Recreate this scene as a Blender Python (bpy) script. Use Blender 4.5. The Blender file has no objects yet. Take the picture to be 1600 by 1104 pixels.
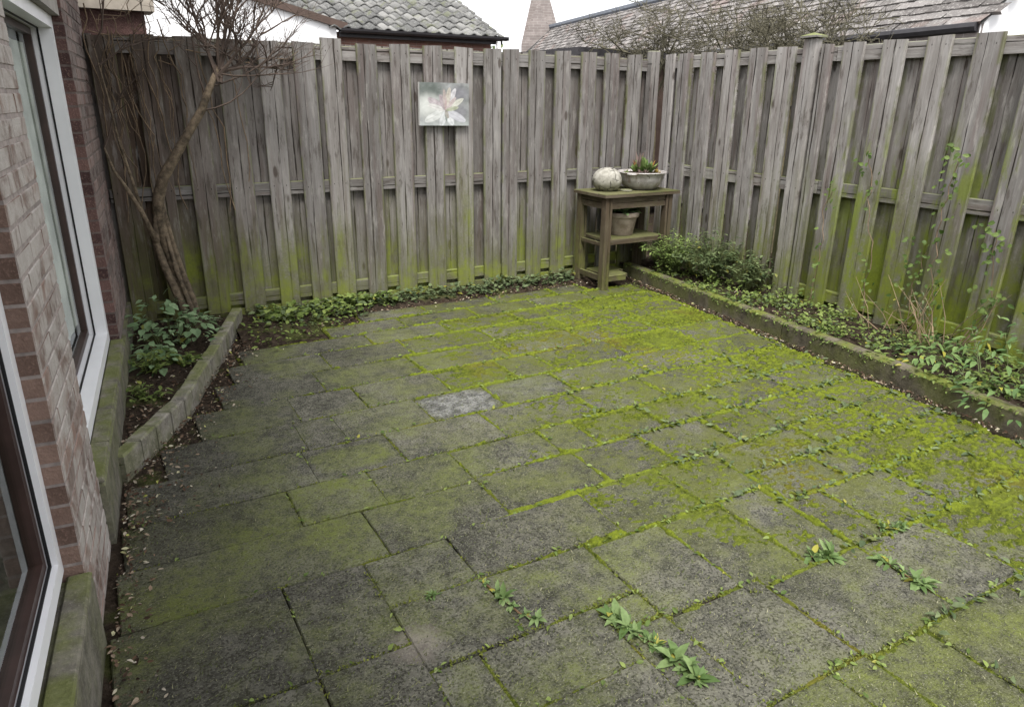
import bpy, math, random
import numpy as np
from mathutils import Vector, Matrix, Euler

random.seed(7); rng = np.random.default_rng(7)
scene = bpy.context.scene
COL = scene.collection
R = math.radians

# ------------------------------------------------------------------ camera, sky, sun, exposure
cam_d = bpy.data.cameras.new("camera"); cam = bpy.data.objects.new("camera", cam_d); COL.objects.link(cam)
pitch, yaw, roll = 0.337415, 0.521021, 0.0107935
Fv = Vector((math.sin(yaw)*math.cos(pitch), math.cos(yaw)*math.cos(pitch), -math.sin(pitch)))
Rv = Fv.cross(Vector((0, 0, 1))).normalized(); Uv = Rv.cross(Fv)
R2 = Rv*math.cos(roll)+Uv*math.sin(roll); U2 = Uv*math.cos(roll)-Rv*math.sin(roll)
mw = Matrix((R2, U2, -Fv)).transposed().to_4x4(); mw.translation = (-4.4972, -5.2560, 1.4514)
cam.matrix_world = mw
cam_d.sensor_width = 36; cam_d.lens = 1132.33/1600*36; cam_d.clip_start = 0.02; cam_d.clip_end = 400
scene.camera = cam

SUN_EL, SUN_AZ = R(60), R(208)     # azimuth clockwise from +Y
world = bpy.data.worlds.new("World"); scene.world = world; world.use_nodes = True
wn = world.node_tree; wn.nodes.clear()
sky = wn.nodes.new("ShaderNodeTexSky"); sky.sky_type = 'NISHITA'; sky.sun_disc = False
sky.sun_elevation = SUN_EL; sky.sun_rotation = SUN_AZ; sky.dust_density = 4.0; sky.air_density = 1.0; sky.ozone_density = 1.0
hs = wn.nodes.new("ShaderNodeHueSaturation"); hs.inputs["Saturation"].default_value = 0.12
mixw = wn.nodes.new("ShaderNodeMixRGB"); mixw.inputs[0].default_value = 0.6; mixw.inputs[2].default_value = (9.3, 9.4, 9.7, 1)
bg = wn.nodes.new("ShaderNodeBackground"); bg.inputs["Strength"].default_value = 0.075
wo = wn.nodes.new("ShaderNodeOutputWorld")
wn.links.new(sky.outputs[0], hs.inputs["Color"]); wn.links.new(hs.outputs[0], mixw.inputs[1])
wn.links.new(mixw.outputs[0], bg.inputs["Color"]); wn.links.new(bg.outputs[0], wo.inputs["Surface"])

sun_d = bpy.data.lights.new("sun", 'SUN'); sun = bpy.data.objects.new("sun", sun_d); COL.objects.link(sun)
sun_d.energy = 1.5; sun_d.angle = R(24); sun_d.color = (1.0, 0.97, 0.92)
sdir = Vector((math.sin(SUN_AZ)*math.cos(SUN_EL), math.cos(SUN_AZ)*math.cos(SUN_EL), math.sin(SUN_EL)))
sun.rotation_euler = sdir.to_track_quat('Z', 'Y').to_euler()
sun.location = (0, -6, 12)

scene.view_settings.view_transform = 'Standard'; scene.view_settings.look = 'None'
scene.view_settings.gamma = 1; scene.view_settings.use_curve_mapping = False
scene.view_settings.exposure = 1.82
scene.render.engine = 'CYCLES'
scene.cycles.max_bounces = 6; scene.cycles.transparent_max_bounces = 10
scene.cycles.use_denoising = True

# ------------------------------------------------------------------ helpers
class MB:
    def __init__(s): s.v = []; s.f = []; s.m = []
    def quad(s, pts, m=0):
        b = len(s.v); s.v += [tuple(p) for p in pts]; s.f.append(tuple(range(b, b+len(pts)))); s.m.append(m)
    def box(s, x0, x1, y0, y1, z0, z1, m=0, M=None):
        b = len(s.v)
        P = [(x0,y0,z0),(x1,y0,z0),(x1,y1,z0),(x0,y1,z0),(x0,y0,z1),(x1,y0,z1),(x1,y1,z1),(x0,y1,z1)]
        if M is not None: P = [tuple(M @ Vector(p)) for p in P]
        s.v += P
        for f in ((0,3,2,1),(4,5,6,7),(0,1,5,4),(1,2,6,5),(2,3,7,6),(3,0,4,7)):
            s.f.append(tuple(b+i for i in f)); s.m.append(m)
    def bevbox(s, x0, x1, y0, y1, z0, z1, c=.004, j=0.0, m=0):
        """box with all vertical + top edges chamfered (rings of 4)"""
        b = len(s.v)
        rn = lambda: random.uniform(-j, j)
        rings = [(0, z0), (0, z1-c), (c, z1)]
        jj = [(rn(), rn()) for _ in range(4)]
        for ins, z in rings:
            for k, (x, y) in enumerate(((x0+ins, y0+ins), (x1-ins, y0+ins), (x1-ins, y1-ins), (x0+ins, y1-ins))):
                s.v.append((x+jj[k][0], y+jj[k][1], z+rn()*.4))
        for r in range(2):
            for k in range(4):
                k2 = (k+1) % 4
                s.f.append((b+r*4+k, b+r*4+k2, b+r*4+4+k2, b+r*4+4+k)); s.m.append(m)
        s.f.append((b+8, b+9, b+10, b+11)); s.m.append(m); s.f.append((b+3, b+2, b+1, b)); s.m.append(m)
    def tube(s, pts, rad, n=6, m=0, cap=True):
        pts = [Vector(p) for p in pts]
        if not hasattr(rad, '__len__'): rad = [rad]*len(pts)
        b = len(s.v); prev = None
        for i, p in enumerate(pts):
            t = (pts[min(i+1, len(pts)-1)]-pts[max(i-1, 0)])
            if t.length < 1e-9: t = Vector((0, 0, 1))
            t.normalize()
            if prev is None:
                a = Vector((1, 0, 0)) if abs(t.x) < .8 else Vector((0, 1, 0)); u = t.cross(a).normalized()
            else:
                u = (prev - t*prev.dot(t))
                u = u.normalized() if u.length > 1e-6 else t.orthogonal().normalized()
            prev = u; w = t.cross(u)
            for k in range(n):
                an = 2*math.pi*k/n
                s.v.append(tuple(p+(u*math.cos(an)+w*math.sin(an))*rad[i]))
        for i in range(len(pts)-1):
            for k in range(n):
                k2 = (k+1) % n
                s.f.append((b+i*n+k, b+i*n+k2, b+(i+1)*n+k2, b+(i+1)*n+k)); s.m.append(m)
        if cap:
            s.f.append(tuple(b+k for k in reversed(range(n)))); s.m.append(m)
            e = b+(len(pts)-1)*n; s.f.append(tuple(e+k for k in range(n))); s.m.append(m)
    def lathe(s, prof, n=28, m=0, c=(0, 0, 0), wob=0):
        b = len(s.v)
        for r, z in prof:
            for k in range(n):
                a = 2*math.pi*k/n; rr = r*(1+wob*math.sin(3*a+z*9)+wob*.7*math.sin(5*a+2))
                s.v.append((c[0]+rr*math.cos(a), c[1]+rr*math.sin(a), c[2]+z))
        for i in range(len(prof)-1):
            for k in range(n):
                k2 = (k+1) % n
                s.f.append((b+i*n+k, b+i*n+k2, b+(i+1)*n+k2, b+(i+1)*n+k)); s.m.append(m)
    def leaf(s, base, d, up, L, W, fold=.25, droop=.25, m=0):
        base = Vector(base); d = Vector(d).normalized(); up = Vector(up); side = d.cross(up)
        if side.length < 1e-5: side = d.orthogonal()
        side.normalize(); up = side.cross(d).normalized()
        b = len(s.v)
        def P(t, w, h): return tuple(base+d*(L*t)+side*(W*w)+up*(h*L))
        s.v += [P(0,0,0), P(.33,.45,fold*.2-droop*.1), P(.33,0,-droop*.1), P(.33,-.45,fold*.2-droop*.1),
                P(.68,.36,fold*.15-droop*.45), P(.68,0,-droop*.45), P(.68,-.36,fold*.15-droop*.45), P(1,0,-droop)]
        for f in ((0,2,1),(0,3,2),(1,2,5,4),(2,3,6,5),(4,5,7),(5,6,7)):
            s.f.append(tuple(b+i for i in f)); s.m.append(m)
    def mesh(s, name, mats, smooth=False):
        me = bpy.data.meshes.new(name); me.from_pydata(s.v, [], s.f)
        for mm in (mats if isinstance(mats, (list, tuple)) else [mats]): me.materials.append(mm)
        if any(s.m): me.polygons.foreach_set("material_index", s.m)
        if smooth: me.polygons.foreach_set("use_smooth", [True]*len(s.f))
        me.update(); return me

def link(name, me, parent=None, loc=None, rot=None):
    o = bpy.data.objects.new(name, me); COL.objects.link(o)
    if parent is not None: o.parent = parent
    if loc is not None: o.location = loc
    if rot is not None: o.rotation_euler = rot
    return o
def thing(name, label, cat, loc=(0, 0, 0), rz=0, group=None):
    o = bpy.data.objects.new(name, None); COL.objects.link(o); o.location = loc; o.rotation_euler = (0, 0, rz)
    o.empty_display_size = .1
    return tag(o, label, cat, group)
def tag(o, label, cat, group=None):
    o["label"] = label; o["category"] = cat
    if group: o["group"] = group
    return o
def kind(o, k): o["kind"] = k; return o

# value noise in numpy
def vnoise(x, y, seed=0):
    r = np.random.default_rng(seed); T = r.random((256, 256))
    xi = np.floor(x).astype(int); yi = np.floor(y).astype(int); fx = x-xi; fy = y-yi
    fx = fx*fx*(3-2*fx); fy = fy*fy*(3-2*fy)
    g = lambda a, b: T[a % 256, b % 256]
    return (g(xi, yi)*(1-fx)+g(xi+1, yi)*fx)*(1-fy)+(g(xi, yi+1)*(1-fx)+g(xi+1, yi+1)*fx)*fy
def fbm(x, y, f, seed=0, octv=4, gain=.5):
    a, s, t = 1., 0., 0.
    for i in range(octv):
        s = s+a*vnoise(x*f, y*f, seed+i*17); t += a; a *= gain; f *= 2.03
    return s/t
def sstep(a, b, x):
    t = np.clip((x-a)/(b-a), 0, 1); return t*t*(3-2*t)

# ------------------------------------------------------------------ material builder
class NB:
    def __init__(s, name):
        s.mat = bpy.data.materials.new(name); s.mat.use_nodes = True; s.t = s.mat.node_tree; s.t.nodes.clear()
        s.out = s.t.nodes.new("ShaderNodeOutputMaterial")
    def n(s, ty, **kw):
        nd = s.t.nodes.new(ty)
        for k, v in kw.items(): setattr(nd, k, v)
        return nd
    def set(s, sock, v):
        if isinstance(v, bpy.types.NodeSocket): s.t.links.new(v, sock)
        elif isinstance(v, (tuple, list)): sock.default_value = tuple(v)+((1,) if len(v) == 3 and len(sock.default_value) == 4 else ())
        else: sock.default_value = v
    def pos(s): return s.n("ShaderNodeNewGeometry").outputs["Position"]
    def normal(s): return s.n("ShaderNodeNewGeometry").outputs["Normal"]
    def island(s): return s.n("ShaderNodeNewGeometry").outputs["Random Per Island"]
    def obj(s): return s.n("ShaderNodeTexCoord").outputs["Object"]
    def rand(s): return s.n("ShaderNodeObjectInfo").outputs["Random"]
    def attr(s, name, ty='OBJECT'):
        a = s.n("ShaderNodeAttribute", attribute_type=ty, attribute_name=name); return a.outputs["Color" if ty == 'GEOMETRY' else "Fac"]
    def sep(s, v):
        q = s.n("ShaderNodeSeparateXYZ"); s.set(q.inputs[0], v); return q.outputs
    def comb(s, x, y, z):
        q = s.n("ShaderNodeCombineXYZ")
        for i, a in enumerate((x, y, z)): s.set(q.inputs[i], a)
        return q.outputs[0]
    def vm(s, op, a, b):
        q = s.n("ShaderNodeVectorMath", operation=op); s.set(q.inputs[0], a); s.set(q.inputs[1], b); return q.outputs[0]
    def mt(s, op, a, b=0.0, c=0.0):
        q = s.n("ShaderNodeMath", operation=op); s.set(q.inputs[0], a); s.set(q.inputs[1], b); s.set(q.inputs[2], c); return q.outputs[0]
    def noise(s, v, sc, det=3, rough=.55, dist=0):
        q = s.n("ShaderNodeTexNoise"); s.set(q.inputs["Vector"], v); q.inputs["Scale"].default_value = sc
        q.inputs["Detail"].default_value = det; q.inputs["Roughness"].default_value = rough; q.inputs["Distortion"].default_value = dist
        return q.outputs["Fac"]
    def voro(s, v, sc, feat='F1'):
        q = s.n("ShaderNodeTexVoronoi", feature=feat); s.set(q.inputs["Vector"], v); q.inputs["Scale"].default_value = sc
        return q.outputs["Distance"]
    def mr(s, v, a, b, c=0., d=1., smooth=True):
        q = s.n("ShaderNodeMapRange", interpolation_type='SMOOTHSTEP' if smooth else 'LINEAR')
        s.set(q.inputs[0], v)
        for i, x in zip((1, 2, 3, 4), (a, b, c, d)): s.set(q.inputs[i], x)
        return q.outputs[0]
    def mix(s, f, a, b, bt='MIX'):
        q = s.n("ShaderNodeMixRGB", blend_type=bt); s.set(q.inputs[0], f); s.set(q.inputs[1], a); s.set(q.inputs[2], b); return q.outputs[0]
    def ramp(s, f, stops):
        q = s.n("ShaderNodeValToRGB"); s.set(q.inputs[0], f); e = q.color_ramp.elements
        while len(e) < len(stops): e.new(.5)
        for el, (p, c) in zip(e, stops): el.position = p; el.color = tuple(c)+(1,)
        return q.outputs[0]
    def bump(s, h, st=.3, dist=.01, nrm=None):
        q = s.n("ShaderNodeBump"); q.inputs["Strength"].default_value = st; q.inputs["Distance"].default_value = dist
        s.set(q.inputs["Height"], h)
        if nrm is not None: s.set(q.inputs["Normal"], nrm)
        return q.outputs[0]
    def done(s, col, rough=.85, nrm=None, spec=.3, trans=0):
        p = s.n("ShaderNodeBsdfPrincipled"); s.set(p.inputs["Base Color"], col); s.set(p.inputs["Roughness"], rough)
        p.inputs["Specular IOR Level"].default_value = spec
        if nrm is not None: s.set(p.inputs["Normal"], nrm)
        sh = p.outputs[0]
        if trans:
            t = s.n("ShaderNodeBsdfTranslucent"); s.set(t.inputs[0], col)
            m = s.n("ShaderNodeMixShader"); m.inputs[0].default_value = trans
            s.t.links.new(sh, m.inputs[1]); s.t.links.new(t.outputs[0], m.inputs[2]); sh = m.outputs[0]
        s.t.links.new(sh, s.out.inputs[0]); return s.mat

def simple(name, col, var=.25, sc=20, rough=.8, bump=.15, spec=.3):
    b = NB(name); P = b.pos(); n1 = b.noise(P, sc, 5); n2 = b.noise(P, sc*.2, 2)
    f = b.mr(b.mt('ADD', b.mt('MULTIPLY', n1, .6), b.mt('MULTIPLY', n2, .4)), .3, .7)
    c = b.mix(f, tuple(x*(1-var) for x in col), tuple(min(1, x*(1+var)) for x in col))
    return b.done(c, rough, b.bump(n1, bump, .01) if bump else None, spec)

def wood_mat(name, axis='z', side='back', tone=1.0, green=1.0, tint=(.985, .985, .99)):
    """weathered silver-grey fence timber with algae near the ground"""
    b = NB(name); O = b.obj(); r = b.rand(); P = b.pos()
    q = b.sep(O); pq = b.sep(P)
    if axis == 'z': ac, al = q[0], q[2]
    else: ac, al = q[2], q[0]
    off = b.mt('MULTIPLY', r, 57.0)
    acr = b.mt('ADD', ac, off)
    vg = b.comb(b.mt('MULTIPLY', acr, 55.), b.mt('MULTIPLY', q[1], 30.), b.mt('MULTIPLY', al, 1.6))
    vf = b.comb(b.mt('MULTIPLY', acr, 210.), b.mt('MULTIPLY', q[1], 90.), b.mt('MULTIPLY', al, 5.))
    vl = b.comb(b.mt('MULTIPLY', acr, 9.), q[1], b.mt('MULTIPLY', al, 1.1))
    g1 = b.noise(vg, 1., 4, .6, .8); g2 = b.noise(vf, 1., 3, .6); g3 = b.noise(vl, 1., 3)
    f = b.mt('ADD', b.mt('ADD', b.mt('MULTIPLY', g1, .28), b.mt('MULTIPLY', g2, .20)), b.mt('MULTIPLY', g3, .54))
    col = b.ramp(f, [(.28, (.075*tone, .066*tone, .061*tone)), (.45, (.155*tone, .143*tone, .134*tone)), (.6, (.225*tone, .213*tone, .204*tone)), (.76, (.36*tone, .35*tone, .34*tone))])
    # board to board tone and purple-brown areas
    rt = b.mr(r, 0, 1, .72, 1.2, False)
    col = b.mix(1., col, b.comb(rt, rt, rt), 'MULTIPLY')
    pb = b.mr(b.noise(b.comb(b.mt('MULTIPLY', acr, 14.), 0., b.mt('MULTIPLY', al, .9)), 1., 2), .5, .68)
    col = b.mix(b.mt('MULTIPLY', pb, .5), col, (.105*tone, .078*tone, .072*tone))
    bz = b.attr("brown"); col = b.mix(bz, col, b.mix(g1, (.035, .022, .014), (.13, .088, .062)))
    # heart check running down the middle of the board
    cx = b.mt('ADD', b.mt('MULTIPLY', b.mt('SUBTRACT', r, .5), .05), b.mt('MULTIPLY', b.mt('SUBTRACT', b.noise(b.comb(off, 0., b.mt('MULTIPLY', al, 2.2)), 1., 4), .5), .022))
    dcr = b.mt('ABSOLUTE', b.mt('SUBTRACT', ac, cx))
    wid = b.mr(b.noise(b.comb(off, 3., b.mt('MULTIPLY', al, 2.5)), 1., 2), .33, .7, .0008, .0064)
    crack = b.mr(b.mt('DIVIDE', dcr, wid), .6, 1.25, 1., 0.)
    col = b.mix(b.mt('MULTIPLY', crack, .95), col, (.022, .018, .015))
    # mottled weathering, knots, pale lichen bloom
    mo = b.noise(b.comb(b.mt('MULTIPLY', acr, 22.), b.mt('MULTIPLY', q[1], 8.), b.mt('MULTIPLY', al, 4.)), 1., 5, .7)
    col = b.mix(b.mt('MULTIPLY', b.mr(mo, .52, .66), .45), col, (.30*tone, .285*tone, .265*tone))
    col = b.mix(b.mt('MULTIPLY', b.mr(mo, .47, .34), .7), col, (.060*tone, .050*tone, .042*tone))
    kv = b.comb(b.mt('ADD', b.mt('MULTIPLY', ac, 7.), off), off, b.mt('MULTIPLY', al, 2.6)); kd = b.voro(kv, 1.)
    col = b.mix(b.mt('MULTIPLY', b.mr(kd, .13, .07), .75), col, (.045, .033, .026))
    col = b.mix(1., col, tint, 'MULTIPLY')
    if axis == 'z':   # nail heads where the boards cross the rails
        nail = None
        for zk in (.10, .85, 1.735):
            dz_ = b.mt('ABSOLUTE', b.mt('SUBTRACT', al, b.mt('ADD', zk, b.mt('MULTIPLY', r, .02)))); dx_ = b.mt('ABSOLUTE', b.mt('SUBTRACT', b.mt('ABSOLUTE', ac), .042))
            k_ = b.mr(b.mt('MAXIMUM', b.mt('MULTIPLY', dz_, .6), dx_), .0022, .0036, 1., 0.); nail = k_ if nail is None else b.mt('MAXIMUM', nail, k_)
        col = b.mix(b.mt('MULTIPLY', nail, .8), col, (.03, .026, .024))
    # algae
    z = pq[2]
    an = b.noise(b.comb(b.mt('MULTIPLY', pq[0], 2.2), b.mt('MULTIPLY', pq[1], 2.2), b.mt('MULTIPLY', pq[2], 1.3)), 1.3, 4, .6)
    fine = b.noise(P, 60., 3, .6)
    stk = b.noise(b.comb(b.mt('MULTIPLY', b.mt('ADD', pq[0], pq[1]), 26.), 0., b.mt('MULTIPLY', pq[2], 1.3)), 1., 3, .6)
    zz = b.mt('SUBTRACT', z, b.mt('MULTIPLY', b.mt('SUBTRACT', an, .5), 1.2))
    zz = b.mt('SUBTRACT', zz, b.mt('MULTIPLY', b.mt('SUBTRACT', stk, .5), 1.1))
    zz = b.mt('SUBTRACT', zz, b.mt('MULTIPLY', b.mt('SUBTRACT', r, .5), .42))
    if side == 'right':
        # stronger the nearer (smaller y) part of the right hand fence
        ny = b.mr(pq[1], -1.0, -2.4, 0., 1.)
        zz = b.mt('SUBTRACT', zz, b.mt('MULTIPLY', ny, .42))
    al1 = b.mr(zz, .88, .0, 0., 1.)
    al1 = b.mt('MULTIPLY', al1, b.mr(fine, .25, .6, .55, 1.))
    col = b.mix(b.mt('MULTIPLY', al1, .74*green), col, b.mix(b.noise(P, 9., 3), (.052, .055, .022), (.13, .133, .055)))
    al2 = b.mr(zz, .42, -.12, 0., 1.)
    al2 = b.mt('MULTIPLY', al2, b.mr(b.noise(P, 6., 4, .65), .38, .62))
    col = b.mix(b.mt('MULTIPLY', al2, .85*green), col, b.mix(fine, (.095, .115, .016), (.205, .235, .04)))
    if side == 'right':
        sn = b.noise(b.comb(b.mt('MULTIPLY', pq[0], 5.), b.mt('MULTIPLY', pq[1], 7.), b.mt('MULTIPLY', pq[2], 2.2)), 1., 5, .65)
        al3 = b.mt('MULTIPLY', b.mt('MULTIPLY', b.mr(sn, .50, .62), b.mr(pq[1], -1.5, -2.1, 0., 1.)), b.mr(z, 1.45, .95, 0., 1.))
        col = b.mix(b.mt('MULTIPLY', al3, .75), col, b.mix(fine, (.10, .13, .012), (.22, .27, .035)))
    # edges greener
    edge = b.mt('MULTIPLY', b.mr(b.mt('ABSOLUTE', ac), .058, .074), b.mr(b.noise(P, 7., 3), .4, .6))
    col = b.mix(b.mt('MULTIPLY', edge, .5*green), col, (.10, .115, .03))
    nz = b.sep(b.normal())[2]
    col = b.mix(b.mt('MULTIPLY', b.mr(nz, .5, .9), .75*green), col, b.mix(fine, (.07, .085, .02), (.22, .24, .10)))
    h = b.mt('SUBTRACT', b.mt('ADD', b.mt('MULTIPLY', g1, .5), b.mt('MULTIPLY', g2, .5)), b.mt('MULTIPLY', crack, 1.2))
    return b.done(col, .85, b.bump(h, .55, .004), .06)

def paver_mat():
    b = NB("paver_concrete"); P = b.pos(); r = b.rand(); q = b.sep(P); lo = b.sep(b.obj())
    wob = b.mt('MULTIPLY', b.mt('SUBTRACT', b.noise(P, 14., 4, .6), .5), .10)
    rad = b.mt('ADD', b.mt('POWER', b.mt('ADD', b.mt('POWER', b.mt('ABSOLUTE', b.mt('DIVIDE', lo[0], 1.45)), 3.), b.mt('POWER', b.mt('ABSOLUTE', b.mt('DIVIDE', lo[1], .95)), 3.)), .3333), wob)
    blot = b.mr(rad, .085, .15, 1., 0.)
    pale_ = b.mt('MULTIPLY', b.attr("pale"), b.mr(rad, .10, .19, 1., 0.))
    n1 = b.noise(P, 3.2, 5, .6); n2 = b.noise(P, 24., 5, .65); n3 = b.noise(P, 170., 3, .6)
    # fuzzy fine blades : anisotropic noise
    nf = b.noise(b.vm('MULTIPLY', P, (70., 170., 60.)), 1., 3, .7, 1.5)
    base = b.mix(b.mr(b.mt('ADD', b.mt('MULTIPLY', n2, .6), b.mt('MULTIPLY', n1, .4)), .35, .65), (.045, .044, .037), (.130, .125, .104))
    rt = b.mr(r, 0, 1, .78, 1.22, False); base = b.mix(1., base, b.comb(rt, rt, rt), 'MULTIPLY')
    base = b.mix(pale_, base, b.mix(b.mr(n2, .35, .65), (.075, .075, .075), (.22, .22, .215)))
    base = b.mix(b.mt('MULTIPLY', b.mr(n3, .56, .66), .8), base, (.17, .168, .13)); base = b.mix(b.mt('MULTIPLY', b.mr(b.noise(P, 120., 2, .5), .50, .38), .7), base, (.016, .016, .011))
    # olive film
    ff = b.mt('ADD', b.mt('ADD', b.attr("film"), b.mt('MULTIPLY', b.attr("blotch"), blot)), b.mr(b.noise(P, 2.6, 5, .62), .37, .68, -.22, .72))
    ff = b.mt('MULTIPLY', b.mt('MULTIPLY', ff, b.mr(b.mt('ADD', b.mt('MULTIPLY', n2, .5), b.mt('MULTIPLY', nf, .5)), .36, .62, .15, 1.)), b.mt('SUBTRACT', 1., pale_))
    base = b.mix(b.mt('MINIMUM', ff, 1.), base, b.mix(nf, (.055, .067, .017), (.175, .20, .052)))
    # thin mossy skin where the cushions grow
    dn_ = b.mt('MULTIPLY', b.mr(b.mt('ADD', q[0], b.mt('MULTIPLY', b.mt('SUBTRACT', n1, .5), .9)), -3.7, -2.2), b.mr(b.mt('ADD', q[1], b.mt('MULTIPLY', q[0], .18)), -4.45, -3.8, .35, 1.))
    sk = b.mt('MULTIPLY', dn_, b.mr(b.mt('ADD', b.mt('MULTIPLY', b.noise(P, 7., 5, .65), .6), b.mt('MULTIPLY', n2, .4)), .40, .60, .0, .85))
    base = b.mix(b.mt('MULTIPLY', sk, b.mt('SUBTRACT', 1., pale_)), base, b.mix(nf, (.042, .048, .013), (.115, .125, .028)))
    # pale lichen flecks and straw coloured blades
    fl = b.mr(b.voro(P, 42.), .10, .04); fl = b.mt('MULTIPLY', fl, b.mr(b.noise(P, 9., 2), .5, .62))
    base = b.mix(b.mt('MULTIPLY', fl, .6), base, (.26, .265, .19))
    st = b.mt('MULTIPLY', b.mr(nf, .60, .72), .5); base = b.mix(st, base, (.16, .165, .085))
    grit = b.mr(b.noise(P, 95., 3, .75), .40, .30); base = b.mix(b.mt('MULTIPLY', grit, .6), base, (.014, .015, .008)); base = b.mix(b.mt('MULTIPLY', b.mr(b.noise(P, 150., 2, .6), .62, .7), .55), base, (.24, .24, .17))
    dpl = b.n("ShaderNodeVectorMath", operation='DISTANCE'); b.set(dpl.inputs[0], P); b.set(dpl.inputs[1], (-3.87, -3.63, -.06))
    pl = b.mr(b.mt('ADD', dpl.outputs["Value"], b.mt('MULTIPLY', b.mt('SUBTRACT', n2, .5), .16)), .03, .11, 1., 0.)
    base = b.mix(b.mt('MULTIPLY', pl, .45), base, b.mix(n2, (.14, .12, .10), (.36, .32, .28)))
    # earthy dark borders on slab edges toward the beds
    wear = b.mr(b.mt('ADD', q[0], b.mt('MULTIPLY', n1, .5)), -3.55, -4.2)
    base = b.mix(b.mt('MULTIPLY', wear, .25), base, (.042, .038, .03))
    h = b.mt('ADD', b.mt('MULTIPLY', n2, .5), b.mt('MULTIPLY', nf, .6))
    return b.done(base, .88, b.bump(h, .9, .008), .06)

def moss_mat():
    b = NB("moss"); P = b.pos(); n1 = b.noise(P, 5., 4, .6); n2 = b.noise(P, 55., 4, .7); n3 = b.noise(P, 1.6, 3)
    nf = b.noise(b.vm('MULTIPLY', P, (120., 240., 120.)), 1., 3, .7, 1.)
    c = b.mix(b.mr(n2, .3, .7), (.030, .042, .009), (.105, .122, .016))
    c = b.mix(b.mt('MULTIPLY', b.mr(n1, .42, .62), .75), c, b.mix(nf, (.048, .06, .014), (.135, .16, .028)))
    c = b.mix(b.mt('MULTIPLY', b.mr(n3, .54, .7), .5), c, (.115, .085, .02))
    c = b.mix(b.mt('MULTIPLY', b.mr(nf, .58, .72), .6), c, (.27, .29, .06))
    hi = b.mt('MULTIPLY', b.mr(b.sep(P)[2], GZ+.0015, GZ+.0095), b.mr(n2, .3, .6, .35, 1.)); c = b.mix(b.mt('MULTIPLY', hi, .75), c, b.mix(nf, (.090, .118, .011), (.20, .236, .024)))
    h = b.mt('ADD', b.mt('MULTIPLY', n2, .6), b.mt('MULTIPLY', nf, .7))
    return b.done(c, .95, b.bump(h, .9, .008), .03)

def soil_mat():
    b = NB("dark_soil"); P = b.pos(); n = b.noise(P, 30., 6, .7); n2 = b.noise(P, 5., 3)
    c = b.ramp(n, [(.3, (.012, .009, .007)), (.55, (.04, .03, .022)), (.75, (.085, .064, .048))])
    c = b.mix(b.mt('MULTIPLY', b.mr(n2, .52, .66), .6), c, b.mix(n, (.03, .042, .012), (.09, .105, .03)))
    return b.done(c, .95, b.bump(n, .9, .02), .04)

def leaf_mat(name, lo, hi, rand='island', yellow=.0, ycol=(.30, .28, .05), trans=.3, rough=.55, spec=.22):
    b = NB(name); P = b.pos(); r = b.island() if rand == 'island' else b.rand()
    c = b.mix(r, lo, hi); n = b.noise(P, 60., 3); c = b.mix(b.mr(n, .35, .7, 0., .35), c, tuple(x*.55 for x in lo))
    if yellow:
        r2 = b.mt('FRACT', b.mt('MULTIPLY', r, 17.31)); c = b.mix(b.mr(r2, 1-yellow, 1-yellow+.02), c, ycol)
    return b.done(c, rough, None, spec, trans)

def litter_mat():
    b = NB("dead_leaves"); r = b.island()
    c = b.ramp(r, [(0, (.035, .022, .014)), (.35, (.08, .045, .028)), (.6, (.15, .10, .065)), (.8, (.27, .21, .15)), (.93, (.42, .38, .30)), (1., (.35, .36, .08))])
    return b.done(c, .8, None, .2, .15)

def brick_mat(name, dark=(.075, .036, .028), lit=(.235, .115, .085), white=.0):
    b = NB(name); P = b.pos(); r = b.rand(); n = b.noise(P, 28., 5, .65); n2 = b.noise(P, 120., 3)
    c = b.mix(b.mr(b.mt('ADD', b.mt('MULTIPLY', r, .6), b.mt('MULTIPLY', n, .5)), .2, .95), dark, lit)
    c = b.mix(b.mt('MULTIPLY', b.mr(n2, .5, .75), .4), c, (.30, .20, .16))
    if white:   # lime bloom on the weather face (faces +x), worn off towards the corners
        nx = b.mr(b.sep(b.normal())[0], .4, .8)
        w = b.mr(b.noise(P, 5.5, 5, .65, .6), .33, .56, .08, 1.)
        c = b.mix(b.mt('MULTIPLY', b.mt('MULTIPLY', w, nx), white), c, b.mix(n, (.25, .22, .20), (.47, .445, .415)))
    return b.done(c, .9, b.bump(b.mt('ADD', n, n2), .6, .006), .07)

def stone_mat(name, col, green=.6, zt=0.0):
    b = NB(name); P = b.pos(); n = b.noise(P, 14., 5, .65); n2 = b.noise(P, 90., 3, .6); q = b.sep(P)
    c = b.mix(b.mr(n, .3, .7), tuple(x*.6 for x in col), tuple(x*1.3 for x in col))
    c = b.mix(b.mt('MULTIPLY', b.mr(n2, .56, .7), .5), c, tuple(min(1, x*1.9) for x in col))
    up = b.mr(b.sep(b.normal())[2], .2, .8)
    g = b.mt('MULTIPLY', b.mr(b.noise(P, 5., 4, .6), .36, .6), green)
    c = b.mix(b.mt('MULTIPLY', g, b.mt('ADD', .45, b.mt('MULTIPLY', up, .5))), c, b.mix(n2, (.065, .078, .018), (.155, .175, .042)))
    return b.done(c, .9, b.bump(b.mt('ADD', n, b.mt('MULTIPLY', n2, .6)), .6, .008), .07)

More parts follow.
